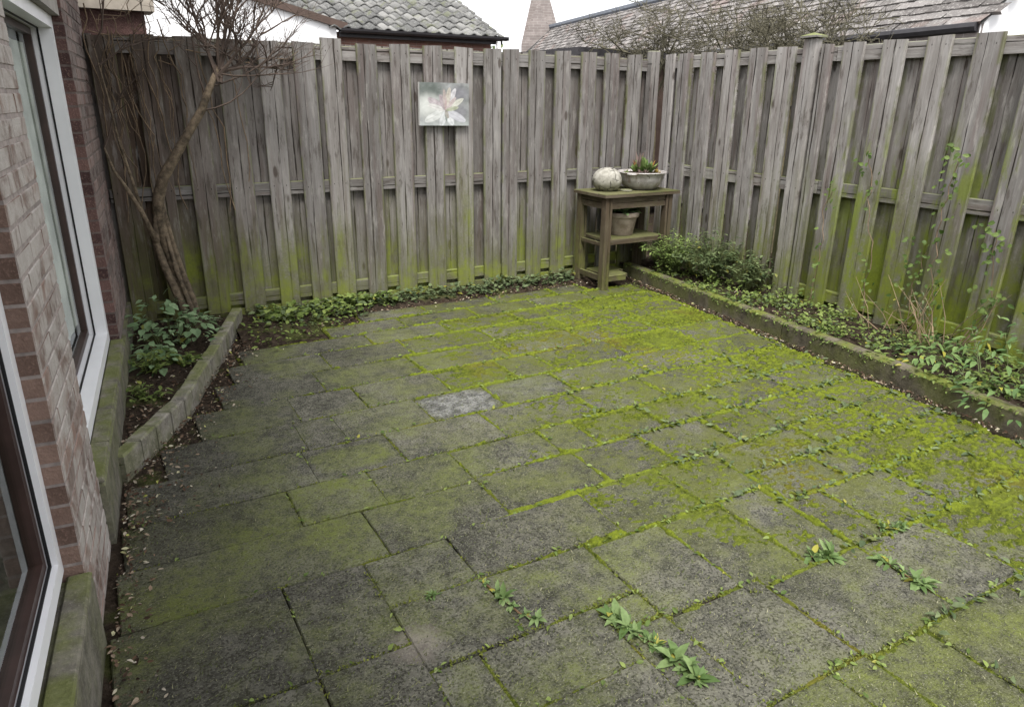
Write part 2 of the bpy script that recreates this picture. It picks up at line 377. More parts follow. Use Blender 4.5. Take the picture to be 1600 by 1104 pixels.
M = {}
GZ = -0.06
M['wood_back'] = wood_mat("fence_wood_back", 'z', 'back', .96)
M['wood_right'] = wood_mat("fence_wood_right", 'z', 'right', 1.36, 1.0, (.985, .985, .995))
M['rail_back'] = wood_mat("rail_wood_back", 'x', 'back', .96, 1.1)
M['rail_right'] = wood_mat("rail_wood_right", 'x', 'right', 1.2, 1.1)
M['table_wood'] = wood_mat("table_wood", 'z', 'back', .46, .45, (1., .88, .72))
M['table_wood_x'] = wood_mat("table_wood_flat", 'x', 'back', .45, .55, (1., .9, .74))
M['paver'] = paver_mat(); M['moss'] = moss_mat(); M['soil'] = soil_mat(); M['litter'] = litter_mat()
M['brick_pale'] = brick_mat("whitened_brick", (.095, .062, .05), (.215, .145, .118), white=.95)
M['brick_dark'] = brick_mat("purple_brown_brick", (.045, .027, .026), (.145, .085, .075), white=.35)
M['mortar'] = simple("lime_mortar", (.24, .205, .19), .3, 40, .95, .4)
M['plinth'] = stone_mat("plinth_render", (.135, .125, .105), .6)
M['sill'] = stone_mat("sill_stone", (.145, .132, .112), .75)
M['kerb'] = stone_mat("kerb_concrete", (.20, .185, .16), .75)
M['kerb_moss'] = stone_mat("mossy_kerb", (.105, .092, .07), 1.15)
M['white_paint'] = simple("white_frame_paint", (.74, .74, .76), .05, 6, .35, 0, .5)
M['sash'] = simple("dark_brown_sash", (.045, .026, .022), .25, 15, .4, .05, .4)
M['rubber'] = simple("black_gasket", (.012, .012, .013), .1, 20, .6, 0)
M['curtain'] = simple("grey_net_curtain", (.50, .50, .475), .45, 6, .9, 0)
M['plaster'] = simple("room_plaster", (.35, .34, .32), .1, 4, .9, 0)
M['lintel'] = simple("grey_lintel", (.26, .24, .22), .2, 12, .85, .2)
b = NB("window_glass")
gl = b.n("ShaderNodeBsdfGlossy"); gl.inputs["Roughness"].default_value = .02; gl.inputs["Color"].default_value = (.92, .96, .95, 1)
tr = b.n("ShaderNodeBsdfTransparent"); tr.inputs["Color"].default_value = (.90, .92, .90, 1)
fr = b.n("ShaderNodeFresnel"); fr.inputs["IOR"].default_value = 1.5
ms = b.n("ShaderNodeMixShader"); b.t.links.new(b.mt('MULTIPLY', b.mt('MULTIPLY', fr.outputs[0], b.mt('SUBTRACT', 1., b.n("ShaderNodeNewGeometry").outputs["Backfacing"])), .8), ms.inputs[0]); b.t.links.new(tr.outputs[0], ms.inputs[1]); b.t.links.new(gl.outputs[0], ms.inputs[2])
b.t.links.new(ms.outputs[0], b.out.inputs[0]); M['glass'] = b.mat
M['moss_tuft'] = leaf_mat('moss_tuft', (.07, .085, .014), (.19, .21, .045), trans=.1, rough=.9, spec=.1)
b = NB('leaf_crumb'); M['crumbs'] = b.done(b.ramp(b.island(), [(0, (.02, .013, .01)), (.5, (.055, .038, .027)), (.85, (.11, .08, .055)), (1., (.30, .27, .22))]), .9, None, .15)
M['leaf_pot'] = leaf_mat('pot_leaf', (.10, .17, .07), (.24, .34, .15))
b = NB('fine_blade'); M['blade'] = b.done(b.ramp(b.island(), [(0, (.03, .035, .014)), (.35, (.075, .095, .02)), (.65, (.13, .155, .04)), (.88, (.17, .165, .085)), (1., (.27, .26, .17))]), .9, None, .1)
M['leaf_feather'] = leaf_mat('feathery_leaf', (.09, .15, .035), (.28, .36, .11))
M['leaf_shrub'] = leaf_mat("shrub_leaf", (.13, .215, .10), (.29, .40, .22), 'object', .02)
M['leaf_weed'] = leaf_mat("weed_leaf", (.07, .115, .022), (.24, .30, .085), 'island', .02)
M['leaf_pale'] = leaf_mat("pale_weed_leaf", (.085, .145, .04), (.22, .30, .12), 'object', .05)
M['leaf_olive'] = leaf_mat("olive_weed_leaf", (.06, .09, .04), (.17, .21, .10), 'island', .025)
M['leaf_dark'] = leaf_mat("dark_leaf", (.05, .08, .03), (.19, .235, .105), 'island', .02)
M['leaf_ivy'] = leaf_mat("ivy_leaf", (.05, .09, .018), (.16, .22, .06), 'island', .01)
M['leaf_right'] = leaf_mat("broad_leaf", (.065, .125, .04), (.20, .29, .10), 'object', .04)
M['bark'] = simple("brown_bark", (.115, .088, .06), .65, 34, .9, 1.0)
M['bark_green'] = simple("greenish_bark", (.10, .085, .05), .4, 25, .9, .6)
M['twig'] = simple("dark_twig", (.085, .062, .05), .35, 20, .85, .2)
M['twig_pale'] = simple("lichened_twig", (.085, .078, .052), .6, 8, .9, .2)
M['vine'] = simple('tan_vine', (.16, .115, .075), .45, 20, .85, .2)
M['straw'] = simple("dry_stem", (.20, .145, .09), .45, 10, .8, .1)

# ------------------------------------------------------------------ SETTING : ground sheets
GZ = -0.06
mb = MB(); mb.quad([(-60, -60, -.16), (80, -60, -.16), (80, 90, -.16), (-60, 90, -.16)])
kind(link("ground", mb.mesh("ground", M['soil'])), "structure")

def kerb_x(y): return -.40+(y+.14)*.1136          # front face of the right hand kerb
def kerb_l(y):                                     # yard side of the left kerb
    pts = [(-2.14, -4.545), (-1.58, -4.24), (-1.19, -4.10), (-.70, -3.92), (0, -3.685)]
    for (a, xa), (c, xc) in zip(pts, pts[1:]):
        if y <= c: return xa+(xc-xa)*(y-a)/(c-a)
    return -3.68
HA = R(4.9); HO = Vector((-4.4028, 0, 0))
def house_x(y): return HO.x+y*math.tan(HA)

def heightfield(name, x0, x1, y0, y1, res, hfun, keep, mat, smooth=True):
    nx = int((x1-x0)/res)+1; ny = int((y1-y0)/res)+1
    X, Y = np.meshgrid(x0+np.arange(nx)*res, y0+np.arange(ny)*res)
    Z = hfun(X, Y); K = keep(X, Y)
    cell = K[:-1, :-1] | K[1:, :-1] | K[:-1, 1:] | K[1:, 1:]
    idx = np.arange(nx*ny).reshape(ny, nx)
    q = np.stack([idx[:-1, :-1][cell], idx[:-1, 1:][cell], idx[1:, 1:][cell], idx[1:, :-1][cell]], 1)
    used, inv = np.unique(q, return_inverse=True); q = inv.reshape(-1, 4)
    V = np.stack([X.ravel(), Y.ravel(), Z.ravel()], 1)[used]
    me = bpy.data.meshes.new(name)
    me.vertices.add(len(V)); me.vertices.foreach_set("co", V.astype(np.float32).ravel())
    me.loops.add(q.size); me.loops.foreach_set("vertex_index", q.astype(np.int32).ravel())
    me.polygons.add(len(q)); me.polygons.foreach_set("loop_start", np.arange(len(q), dtype=np.int32)*4)
    me.polygons.foreach_set("loop_total", np.full(len(q), 4, dtype=np.int32))
    if smooth: me.polygons.foreach_set("use_smooth", np.ones(len(q), bool))
    me.materials.append(mat); me.update(calc_edges=True); me.validate()
    return me

vkl = np.vectorize(kerb_l)
# soil between and around the slabs
me = heightfield("soil", -5.2, .35, -6.2, .3, .04, lambda x, y: -.077+.012*fbm(x, y, 9, 3)-.004, lambda x, y: x > -9, M['soil'])
kind(link("soil", me), "structure")
# back strip soil against the fence, left bed, right raised bed
strip_y = lambda x: -.17-.10*fbm(x, x*0, 1.7, 5)-.30*sstep(-2.9, -3.7, x)
me = heightfield("soil", -3.8, -.4, -.75, .03, .022, lambda x, y: -.088+.05*sstep(-.12, .12, y-strip_y(x))+.03*fbm(x, y, 14, 8)*sstep(-.1, .1, y-strip_y(x)), lambda x, y: (y > strip_y(x)-.12) & (x > vkl(y)-.02), M['soil'])
kind(link("soil_strip", me), "structure")
me = heightfield("soil", -4.6, -3.6, -2.16, .05, .022, lambda x, y: -.035+.05*fbm(x, y, 7, 11)+.03*fbm(x, y, 25, 12), lambda x, y: (x < vkl(y)-.04) & (x > HO.x+y*math.tan(HA)-.02), M['soil'])
kind(link("left_bed_soil", me), "structure")
me = heightfield("soil", -1.15, .04, -6.2, .03, .025, lambda x, y: .0+.05*fbm(x, y, 6, 21)+.03*fbm(x, y, 22, 22), lambda x, y: x > -.40+(y+.14)*.1136+.05, M['soil'])
kind(link("right_bed_soil", me), "structure")

# ------------------------------------------------------------------ PATIO of concrete slabs
patio = bpy.data.objects.new("patio", None); COL.objects.link(patio); kind(patio, "structure")
pavers = []
def row(y0, y1, xs, xl=None, xr=None):
    """y0 far edge, y1 near edge, xs joints"""
    a = xl if xl is not None else None
    e = [a]+list(xs)+[xr]
    for p, q in zip(e, e[1:]): pavers.append((p, q, y1, y0))
def lft(y): return (kerb_l(y)+.10) if y > -2.12 else house_x(y)+.035
def rgt(y): return kerb_x(y)-.085
def full(y0, y1, xs, xl=None, xr=None):
    ym = (y0+y1)/2; row(y0, y1, xs, lft(ym) if xl is None else xl, rgt(y0)-.02 if xr is None else xr)
full(-.19, -.45, [-2.45, -1.85, -1.3], -2.95, -1.0)
full(-.455, -.70, [-2.72, -2.16, -1.62, -1.1], -3.25)
full(-.70, -.955, [-3.05, -2.5, -1.93, -1.38])
full(-.955, -1.26, [-3.42, -2.9, -2.32, -1.72, -1.13])
full(-1.26, -1.585, [-3.55, -2.96, -2.38, -1.78, -1.2])
full(-1.585, -1.915, [-3.77, -3.42, -2.945, -2.53, -2.26, -1.7, -1.15])
full(-1.915, -2.23, [-3.82, -3.63, -3.19, -2.78, -2.34, -1.8, -1.22])
full(-2.23, -2.55, [-3.86, -3.465, -2.96, -2.405, -1.94, -1.25])
full(-2.55, -2.85, [-4.0, -3.665, -3.28], None, -2.815); full(-2.55, -2.825, [-2.615, -2.2, -1.76, -1.27], -2.815)
full(-2.85, -3.17, [-3.78], None, -3.28); full(-2.825, -3.13, [-2.79, -2.42, -2.02, -1.68, -1.2], -3.28)
full(-3.17, -3.615, [-4.16], None, -3.885)
full(-3.17, -3.44, [], -3.885, -3.57); full(-3.44, -3.74, [], -3.885, -3.57)
full(-3.15, -3.44, [], -3.57, -2.975); full(-3.13, -3.47, [-2.565], -2.975, -2.25); full(-3.12, -3.365, [-1.68], -2.25, -1.68); full(-3.10, -3.345, [-1.2], -1.68)
full(-3.44, -3.74, [], -3.57, -3.15); full(-3.47, -3.89, [], -3.15, -2.83); full(-3.47, -3.935, [-2.53], -2.83, -2.29)
full(-3.365, -3.60, [-1.87], -2.25, -1.68); full(-3.345, -3.60, [-1.2], -1.68)
full(-3.60, -3.94, [-2.08, -1.69, -1.2], -2.29)
full(-3.615, -4.05, [-4.16], None, -3.885)
full(-3.74, -4.0, [-3.73], -3.885, -3.32); full(-3.74, -3.87, [], -3.32, -3.15); full(-3.87, -4.29, [], -3.32, -2.755) if False else None
pavers += [(-3.32, -3.15, -4.29, -3.875), (-3.15, -2.755, -4.29, -3.89)]
full(-3.935, -4.31, [-2.3], -2.755, -1.93); full(-3.94, -4.31, [-1.42], -1.93)
full(-4.05, -4.5, [-4.2], None, -3.885); full(-4.0, -4.5, [-3.7], -3.885, -3.32)
full(-4.29, -4.7, [-2.9], -3.32, -2.755); full(-4.31, -4.7, [-2.49, -2.05, -1.5], -2.755)
full(-4.5, -4.95, [-4.3, -3.8], None, -3.32); full(-4.7, -5.1, [-2.8, -2.3, -1.75], -3.32)
full(-4.95, -5.4, [-4.2, -3.7], None, -3.32); full(-5.1, -5.5, [-2.9, -2.4, -1.9], -3.32)
pavers = [p for p in pavers if p[1]-p[0] > .05]
film_at = {(-3.66, -2.41): .0, (-3.9, -2.75): .6, (-4.3, -2.7): .35, (-4.3, -3.0): .5, (-4.1, -2.95): .5, (-3.72, -3.3): .3, (-3.6, -2.75): .25}
pale_at = {(-2.95, -2.1): .9, (-2.5, -2.0): .3}
for (x0, x1, y0, y1) in pavers:
    g = .0026; cx, cy = (x0+x1)/2, (y0+y1)/2
    mb = MB(); hx, hy = (x1-x0)/2-.0012, (y1-y0)/2-.0032
    mb.bevbox(-hx, hx, -hy, hy, -.05, 0, .004, .003)
    o = link("paver", mb.mesh("paver", M['paver']), patio, (cx, cy, GZ+random.uniform(-.005, .005)), (R(random.uniform(-.8, .8)), R(random.uniform(-.6, .6)), R(random.uniform(-.35, .35))))
    f = random.uniform(-.15, .15) + (.10 if cy < -2.6 else 0); p = 0.0
    for (ax, ay), v in film_at.items():
        if x0 < ax < x1 and y0 < ay < y1: f = v
    for (ax, ay), v in pale_at.items():
        if x0 < ax < x1 and y0 < ay < y1: p = v; f = -.1
    o["film"] = f; o["pale"] = p; o["blotch"] = .75 if (x0 < -3.66 < x1 and y0 < -2.41 < y1) else 0.0
tagp = pavers

# moss cushions: relief sheet that exists only where moss grows
def moss_sheet():
    x0, x1, y0, y1, res = -4.62, -.55, -4.9, -.2, .0068
    nx = int((x1-x0)/res)+1; ny = int((y1-y0)/res)+1
    D = np.full((ny, nx), 1.0); INS = np.zeros((ny, nx), bool); PALE = np.zeros((ny, nx))
    gx = x0+np.arange(nx)*res; gy = y0+np.arange(ny)*res
    for (a, bb, c, d) in pavers:
        i0, i1 = np.searchsorted(gx, [a, bb]); j0, j1 = np.searchsorted(gy, [c, d])
        if i1 <= i0 or j1 <= j0: continue
        m_ = 2; sl_ = (slice(max(0, j0-m_), j1+m_), slice(max(0, i0-m_), i1+m_)); D[sl_] = np.where(INS[sl_], D[sl_], 0.0)
        dx = np.minimum(gx[i0:i1]-a, bb-gx[i0:i1])*1.15; dy = np.minimum(gy[j0:j1]-c, d-gy[j0:j1])
        D[j0:j1, i0:i1] = np.minimum(dx[None, :], dy[:, None]); INS[j0:j1, i0:i1] = True
        for (ax, ay) in pale_at:
            if a < ax < bb and c < ay < d: PALE[j0:j1, i0:i1] = 1
    def dens(X, Y):
        s = sstep(-3.85, -2.25, X+.45*(fbm(X, Y, 1.3, 31)-.5)*2)*(.82+.25*sstep(-2.2, -1.2, X))
        s = s*(1-.75*sstep(-3.5, -3.95, Y+.9*(X+2.75)))*(1-.18*sstep(-3.9, -4.4, Y))
        s = s*(.55+.45*sstep(-.35, -.95, Y))
        return s
    cache = {}
    def H(X, Y):
        n1 = fbm(X, Y, 6.5, 41, 5, .6); n2 = fbm(X, Y, 38, 47, 3, .6); n3 = fbm(X, Y*1.6, 15, 53, 4, .6)
        s = dens(X, Y)
        jn = fbm(X, Y, 4, 61, 3); wj = .005+.030*s*jn**1.5
        n4 = fbm(X*.9, Y*1.5, 48, 83, 3, .6); n5 = fbm(X, Y, 20, 87, 3, .6)
        Dp = np.maximum(0, D+.030*(n5-.42)+.020*(n4-.5)); J = np.where(D < .9, np.exp(-(Dp/wj)**2), 0)
        sj = sstep(-4.2, -2.7, X+.5*(n1-.5))*(.35+.65*sstep(-4.3, -3.5, Y+.5*(X+2.75)))
        jm = J*(.05+1.2*sj)*(sstep(.30, .50, .75*n3+.25*n2+.24*sj-.06))
        patch = sstep(.59-.22*s, .73-.22*s, .36*n1+.34*n3+.30*n2)*s*(1-PALE)
        fleck = sstep(.42, .60, n4+.10*(n1-.5))
        m = np.maximum(jm*(.55+.45*fleck), patch*(.24+.70*fleck)) * np.where(D < .9, 1, 0)
        cache['m'] = m
        return GZ-.0072+.0155*m*(.45+.8*n2)+.007*m*(fbm(X, Y, 75, 71, 2)-.25)+.0055*jm
    def keep(X, Y):
        return (cache['m'] > .06) & (X > -4.55) & (X < -.40+(Y+.14)*.1136-.05)
    me = heightfield("moss", x0, x1, y0, y1, res, H, keep, M['moss'])
    return me
kind(link("moss", moss_sheet()), "stuff")

# ------------------------------------------------------------------ HOUSE on the left
house = thing("brick_house", "brown and whitened brick house wall with two white framed windows on the left", "house", HO, -HA)
def brickwall(parent, x_front, depth, y0, y1, z0, z1, mat, seed=0, gap=.009, cor=.0625, close0=False):
    rr = random.Random(seed); z = z0; k = 0
    cache = {}
    while z+.052 <= z1+.001:
        y = y0; first = True
        while y < y1-.01:
            L = .21 if not (first and k % 2) else .1
            ye = min(y+L, y1)
            if y1-ye < .035: ye = y1
            key = (round(ye-y, 3), rr.randint(0, 2))
            if key not in cache:
                m = MB(); l = ye-y
                random.seed(seed*100+len(cache))
                b0 = len(m.v); c = .003; jt = .0011
                # chamfered front block: x is outward
                P = []
                for ins, xx in ((0, -depth), (0, -c), (c, 0)):
                    for yy, zz in ((ins, ins), (l-ins, ins), (l-ins, .052-ins), (ins, .052-ins)):
                        P.append((xx, yy+random.uniform(-jt, jt), zz+random.uniform(-jt, jt)))
                m.v += P
                for r_ in range(2):
                    for q in range(4):
                        q2 = (q+1) % 4; m.f.append((r_*4+q, r_*4+q2, r_*4+4+q2, r_*4+4+q)); m.m.append(0)
                m.f.append((8, 9, 10, 11)); m.m.append(0); m.f.append((3, 2, 1, 0)); m.m.append(0)
                cache[key] = m.mesh("brick", mat)
            link("brick", cache[key], parent, (x_front+rr.uniform(-.0012, .001), y, z))
            y = ye+gap; first = False
        z += cor; k += 1
random.seed(3)
# near pier, between the windows
mb = MB(); mb.box(-.30, -.0085, -3.168, -2.624, -.16, 2.4)
pier = link("pier", mb.mesh("pier", M['mortar']), house); pier["label"] = "pale whitened brick pier between the windows"
brickwall(pier, -.006, .095, -3.17, -2.62, -.10, 2.36, M['brick_pale'], 1)
mb = MB(); mb.box(-.30, -.0085, -.898, .196, -.16, 2.4)
pier2 = link("pier", mb.mesh("pier", simple('brown_mortar', (.12, .095, .085), .3, 40, .95, .3)), house); pier2["label"] = "dark purplish brick pier at the fence end"
brickwall(pier2, -.006, .095, -.90, .20, -.10, 2.36, M['brick_dark'], 2)
# wall further on behind camera, above windows
mb = MB(); mb.box(-.30, -.01, -9.0, -6.2, -.16, 2.4); link("wall", mb.mesh("wall", M['brick_dark']), house)
mb = MB(); mb.box(-.30, .012, -9.0, .2, 2.4, 2.52); link("lintel", mb.mesh("lintel", M['lintel']), house)
def window_unit(y0, y1, zb, zt, dep, w):
    mb = MB(); xo = -.055; xi = xo-dep
    mb.box(xi, xo, y0, y0+w, zb, zt); mb.box(xi, xo, y1-w, y1, zb, zt)
    mb.box(xi, xo, y0+w, y1-w, zt-w, zt); mb.box(xi, xo, y0+w, y1-w, zb, zb+w)
    fr = link("window", mb.mesh("window_frame", M['white_paint']), house)
    g = .005; a, c, e, f = y0+w, y1-w, zb+w, zt-w; mb = MB()
    gi, go = xi+.32*dep, xi+.32*dep+.008; mb.box(gi, go, a+.0005, a+g, e, f); mb.box(gi, go, c-g, c-.0005, e, f); mb.box(gi, go, a+g, c-g, e+.0005, e+g); mb.box(gi, go, a+g, c-g, f-g, f-.0005)
    link("gasket", mb.mesh("gasket", M['rubber']), fr)
    a += g; c -= g; e += g; f -= g; s = .030; mb = MB(); xs1 = xi+.008; xs0 = xs1-.034
    mb.box(xs0, xs1, a, a+s, e, f); mb.box(xs0, xs1, c-s, c, e, f); mb.box(xs0, xs1, a+s, c-s, e, e+s); mb.box(xs0, xs1, a+s, c-s, f-s, f)
    link("sash", mb.mesh("sash", M['sash']), fr)
    mb = MB(); mb.box(xs0+.012, xs0+.018, a+s-.004, c-s+.004, e+s-.004, f-s+.004); link("pane", mb.mesh("pane", M['glass']), fr)
    return fr
window_unit(-2.62, -.90, .185, 1.80, .095, .055)
window_unit(-6.2, -3.17, .195, 1.80, .034, .05)
mb = MB(); mb.box(-.28, -.02, -2.62, -.9, 1.802, 2.4); mb.box(-.28, -.02, -6.2, -3.17, 1.802, 2.4); link("lintel", mb.mesh("lintel", M['lintel']), house)
for ya, yb, hh in ((-2.62, .0, .172), (-6.2, -3.172, .165)):
    mb = MB(); n = 14; L = (yb-ya)/n
    for i in range(n):
        y_ = ya+i*L; j = lambda: random.uniform(-.004, .004)
        mb.quad([(-.062, y_, hh+.012), (.012+j(), y_, hh+j()), (.012, y_+L, hh), (-.062, y_+L, hh+.012)])
    mb = MB(); yy_end = yb if yb < -1 else -.902
    mb.bevbox(-.30, .012, ya+.001, yy_end, -.16, hh, .012, .004); pl = link("plinth", mb.mesh("plinth", M['plinth']), house)
    # loose sill slabs on the plinth
    k = 5; Ls = (yy_end-ya)/k
    for i in range(k):
        mb = MB(); mb.bevbox(-.054, .010, .004, Ls-.004, 0, .014, .006, .003)
        link("sill", mb.mesh("sill", M['sill']), pl, (0, ya+i*Ls, hh+.0005))
mb = MB(); mb.box(.0125-.02, .016, -.899, .0, -.16, .165); link("plinth", mb.mesh("plinth", M['plinth']), house)
# room behind the glass
mb = MB()
mb.box(-3.2, -3.1, -9, .2, -.16, 2.4); mb.box(-3.1, -.30, .1, .2, -.16, 2.4); mb.box(-3.1, -.30, -9, -8.9, -.16, 2.4); mb.box(-3.1, -.30, -8.9, .1, -.16, -.02); mb.box(-3.1, -.31, -8.9, .1, 2.3, 2.4)
link("room", mb.mesh("room", M['plaster']), house)
def curtain(y0, y1, xc):
    mb = MB(); n = int((y1-y0)/.018); zz = [.315, 1.0, 1.675]
    P = [[(xc+.003*math.sin(i*.75)+.004*math.sin(i*.23+1), y0+i*.018, z) for i in range(n+1)] for z in zz]
    for r_ in range(2):
        for i in range(n): mb.quad([P[r_][i], P[r_][i+1], P[r_+1][i+1], P[r_+1][i]])
    link("curtain", mb.mesh("curtain", M['curtain'], True), house)
curtain(-2.52, -.985, -.186); curtain(-6.0, -3.8, -.17)
mb = MB(); mb.box(-3.4, .42, -9.2, -.25, 2.56, 2.70); link("added_eaves", mb.mesh("added_eaves", M['lintel']), house)  # unseen overhang, added to darken the left side of the yard

# ------------------------------------------------------------------ FENCES
def board_mesh(w, h, t, mat, taper=.0, name="board"):
    mb = MB(); n = 5; b0 = 0
    bow = random.uniform(-.004, .004); tw = random.uniform(-.003, .003); ja = random.uniform(-.004, .004); c = .0035
    for i in range(n):
        u = i/(n-1); z = u*h; dx = bow*math.sin(math.pi*u)+random.uniform(-.0008, .0008); hw = w/2*(1+random.uniform(-.006, .006))
        top = (ja if i == n-1 else 0)
        yy = random.uniform(-.001, .001)
        for x, y in ((-hw, -t/2+c), (-hw+c, -t/2), (hw-c, -t/2), (hw, -t/2+c), (hw, t/2), (-hw, t/2)):
            mb.v.append((x+dx, y+yy+tw*(x/w)*2*(u-.5), z+top*(x/w)*2))
    for i in range(n-1):
        for k in range(6):
            k2 = (k+1) % 6; mb.f.append((i*6+k, i*6+k2, i*6+6+k2, i*6+6+k)); mb.m.append(0)
    mb.f.append(tuple(range((n-1)*6, n*6))); mb.m.append(0); mb.f.append(tuple(reversed(range(6)))); mb.m.append(0)
    return mb.mesh(name, mat)
def fence(root, spans, x_end0, x_end1, zs, mb_, mr_, rails, posts, browns=None, lean=None, htop=1.805, extra=(), ov=.05):
    # front boards
    for (a, c, dz) in spans:
        w = c-a
        o = link("board", board_mesh(w, htop+dz-zs, .019, mb_), root, ((a+c)/2, .0095, zs+random.uniform(-.006, .006)))
        if lean: o.rotation_euler = (0, R(lean((a+c)/2)), 0)
        o["brown"] = float(browns((a+c)/2)) if browns else 0.0
    # boards behind cover the gaps
    for (a, c, d0), (a2, c2, d2) in zip(spans, spans[1:]):
        g0, g1 = c, a2; m = (g0+g1)/2
        o = link("board", board_mesh(max(.10, g1-g0+ov), htop-zs-.02, .019, mb_), root, (m, .073, zs+.01))
        if lean: o.rotation_euler = (0, R(lean(m)), 0)
        o["brown"] = min(1., (float(browns(m)) if browns else 0.0)+.12)
    for m, w in extra:
        o = link("board", board_mesh(w, htop-zs-.02, .019, mb_), root, (m, .073, zs+.01)); o["brown"] = .1
    for (z0, z1) in rails:
        L = x_end1-x_end0; n = max(1, round(L/1.8)); s = L/n
        for i in range(n):
            mb = MB(); l = s-.006
            mb.bevbox(-l/2, l/2, .021, .0605, -(z1-z0)/2, (z1-z0)/2, .004, .002)
            o = link("rail", mb.mesh("rail", mr_), root, (x_end0+s*(i+.5), 0, (z0+z1)/2)); o["brown"] = float(browns(x_end0+s*(i+.5)))*.6 if browns else 0.0
    for (xp, w, d, zt, capped, mat) in posts:
        mb = MB(); mb.bevbox(-w/2, w/2, -.034, d, zs-.08, zt, .006, .002); o = link("post", mb.mesh("post", mat), root, (xp, 0, 0)); o["brown"] = 0.0
        if capped:
            mb = MB(); e = .022
            z = zt+.002; mb.box(-w/2-e, w/2+e, -.034-e, d+e, z, z+.012)
            P = [(-w/2-e, -.034-e, z+.012), (w/2+e, -.034-e, z+.012), (w/2+e, d+e, z+.012), (-w/2-e, d+e, z+.012)]; ap = (0, (d-.034)/2, z+.034)
            for k in range(4): mb.quad([P[k], P[(k+1) % 4], ap])
            link("post_cap", mb.mesh("post_cap", M['rail_right']), o)
bspans = [(-4.385,-4.243,-.02),(-4.154,-4.02,-.012),(-3.917,-3.767,-.01),(-3.673,-3.525,-.012),(-3.419,-3.28,-.012),(-3.188,-3.04,-.004),(-2.998,-2.853,.028),
 (-2.751,-2.603,0),(-2.504,-2.354,.002),(-2.25,-2.098,.004),(-1.994,-1.846,.006),(-1.750,-1.600,.006),(-1.583,-1.441,.006),(-1.349,-1.201,.008),(-1.105,-.955,.008),
 (-.851,-.700,.01),(-.613,-.462,.012),(-.372,-.222,.012)]
bf = thing("wooden_fence", "weathered grey board fence across the back with the flower canvas hung on it", "fence", (0, 0, 0), 0)
brown = lambda x: max(0., min(.75, (-3.45-x)*1.0))  # board colour darkened to the left to stand for shade and vines there
fence(bf, bspans, -4.40, -.04, 0.0, M['wood_back'], M['rail_back'], [(.055, .135), (.805, .89), (1.69, 1.782)], [(-.105, .09, .03, 1.852, False, M['wood_back'])], brown, extra=((-.145, .17), (-4.43, .15)), ov=.06)
# gravel board / dark plinth below the boards
mb = MB(); mb.box(-4.4, -.02, .024, .058, -.12, .02); o = link("gravel_board", mb.mesh("gravel_board", M['rail_back']), bf); o["brown"] = .5
rs = [(-.035, -.147), (-.19, -.362), (-.463, -.625), (-.728, -.882), (-.984, -1.15), (-1.245, -1.412), (-1.622, -1.71), (-1.787, -1.945), (-2.068, -2.228), (-2.355, -2.508), (-2.633, -2.792), (-2.94, -3.09), (-3.20, -3.35), (-3.45, -3.60), (-3.70, -3.85), (-3.95, -4.10), (-4.20, -4.35), (-4.45, -4.60), (-4.7, -4.85), (-4.95, -5.1)]
rspans = [(-a, -c, .012+.0*(-a)) for a, c in rs]
rf = thing("wooden_fence", "weathered grey board fence along the right side, green with algae, behind the raised bed", "fence", (0, 0, 0), -math.pi/2)
fence(rf, rspans, .02, 5.2, .03, M['wood_right'], M['rail_right'], [(.085, .165), (.835, .925), (1.715, 1.81)], [(1.558, .10, .03, 1.868, True, M['wood_right'])], None, lambda x: max(0, (x-1.2))*.75, 1.815, extra=((.075, .16),), ov=.068)

# ------------------------------------------------------------------ KERBS
kl = thing("stone_kerb", "low grey block kerb edging the triangular bed beside the house", "kerb", (-4.1, -1.1, GZ))
random.seed(11)
pts = [(-4.55, -2.14), (-4.245, -1.58), (-4.105, -1.19), (-3.925, -.70), (-3.695, -.03)]
cum = [0]
for a, c in zip(pts, pts[1:]): cum.append(cum[-1]+math.dist(a, c))
def along(s):
    for i in range(len(pts)-1):
        if s <= cum[i+1]+1e-6:
            t = (s-cum[i])/(cum[i+1]-cum[i]); a, c = pts[i], pts[i+1]
            return Vector((a[0]+(c[0]-a[0])*t, a[1]+(c[1]-a[1])*t)), math.atan2(c[1]-a[1], c[0]-a[0])
s = 0.0
while s < cum[-1]-.06:
    L = min(random.uniform(.135, .165), cum[-1]-s); pm, an = along(s+L/2)
    mb = MB(); mb.bevbox(-L/2+.002, L/2-.002, 0, .066, -.06, .108, .008, .003)
    zo = random.uniform(-.003, .003)+(.006 if s > 1.35 else 0)
    o = link("block", mb.mesh("block", M['kerb']), kl, (pm.x+4.1, pm.y+1.1, zo+random.uniform(-.003, .003)), (0, 0, an+random.uniform(-.012, .012)))
    s += L
kr = thing("stone_kerb", "long moss covered kerb holding the raised bed under the right fence", "kerb", (0, 0, 0))
y = -.13
while y > -6:
    L = 1.0; y2 = y-L; xa, xb = kerb_x(y), kerb_x(y2); an = math.atan2(y2-y, xb-xa)
    ll = math.hypot(L, xb-xa)
    mb = MB(); mb.bevbox(.003, ll-.003, 0, .075, -.09, .132, .012, .004)
    o = link("kerb_stone", mb.mesh("kerb_stone", M['kerb_moss']), kr, (xa, y, GZ-.004+random.uniform(-.003, .003)), (0, 0, an)); y = y2

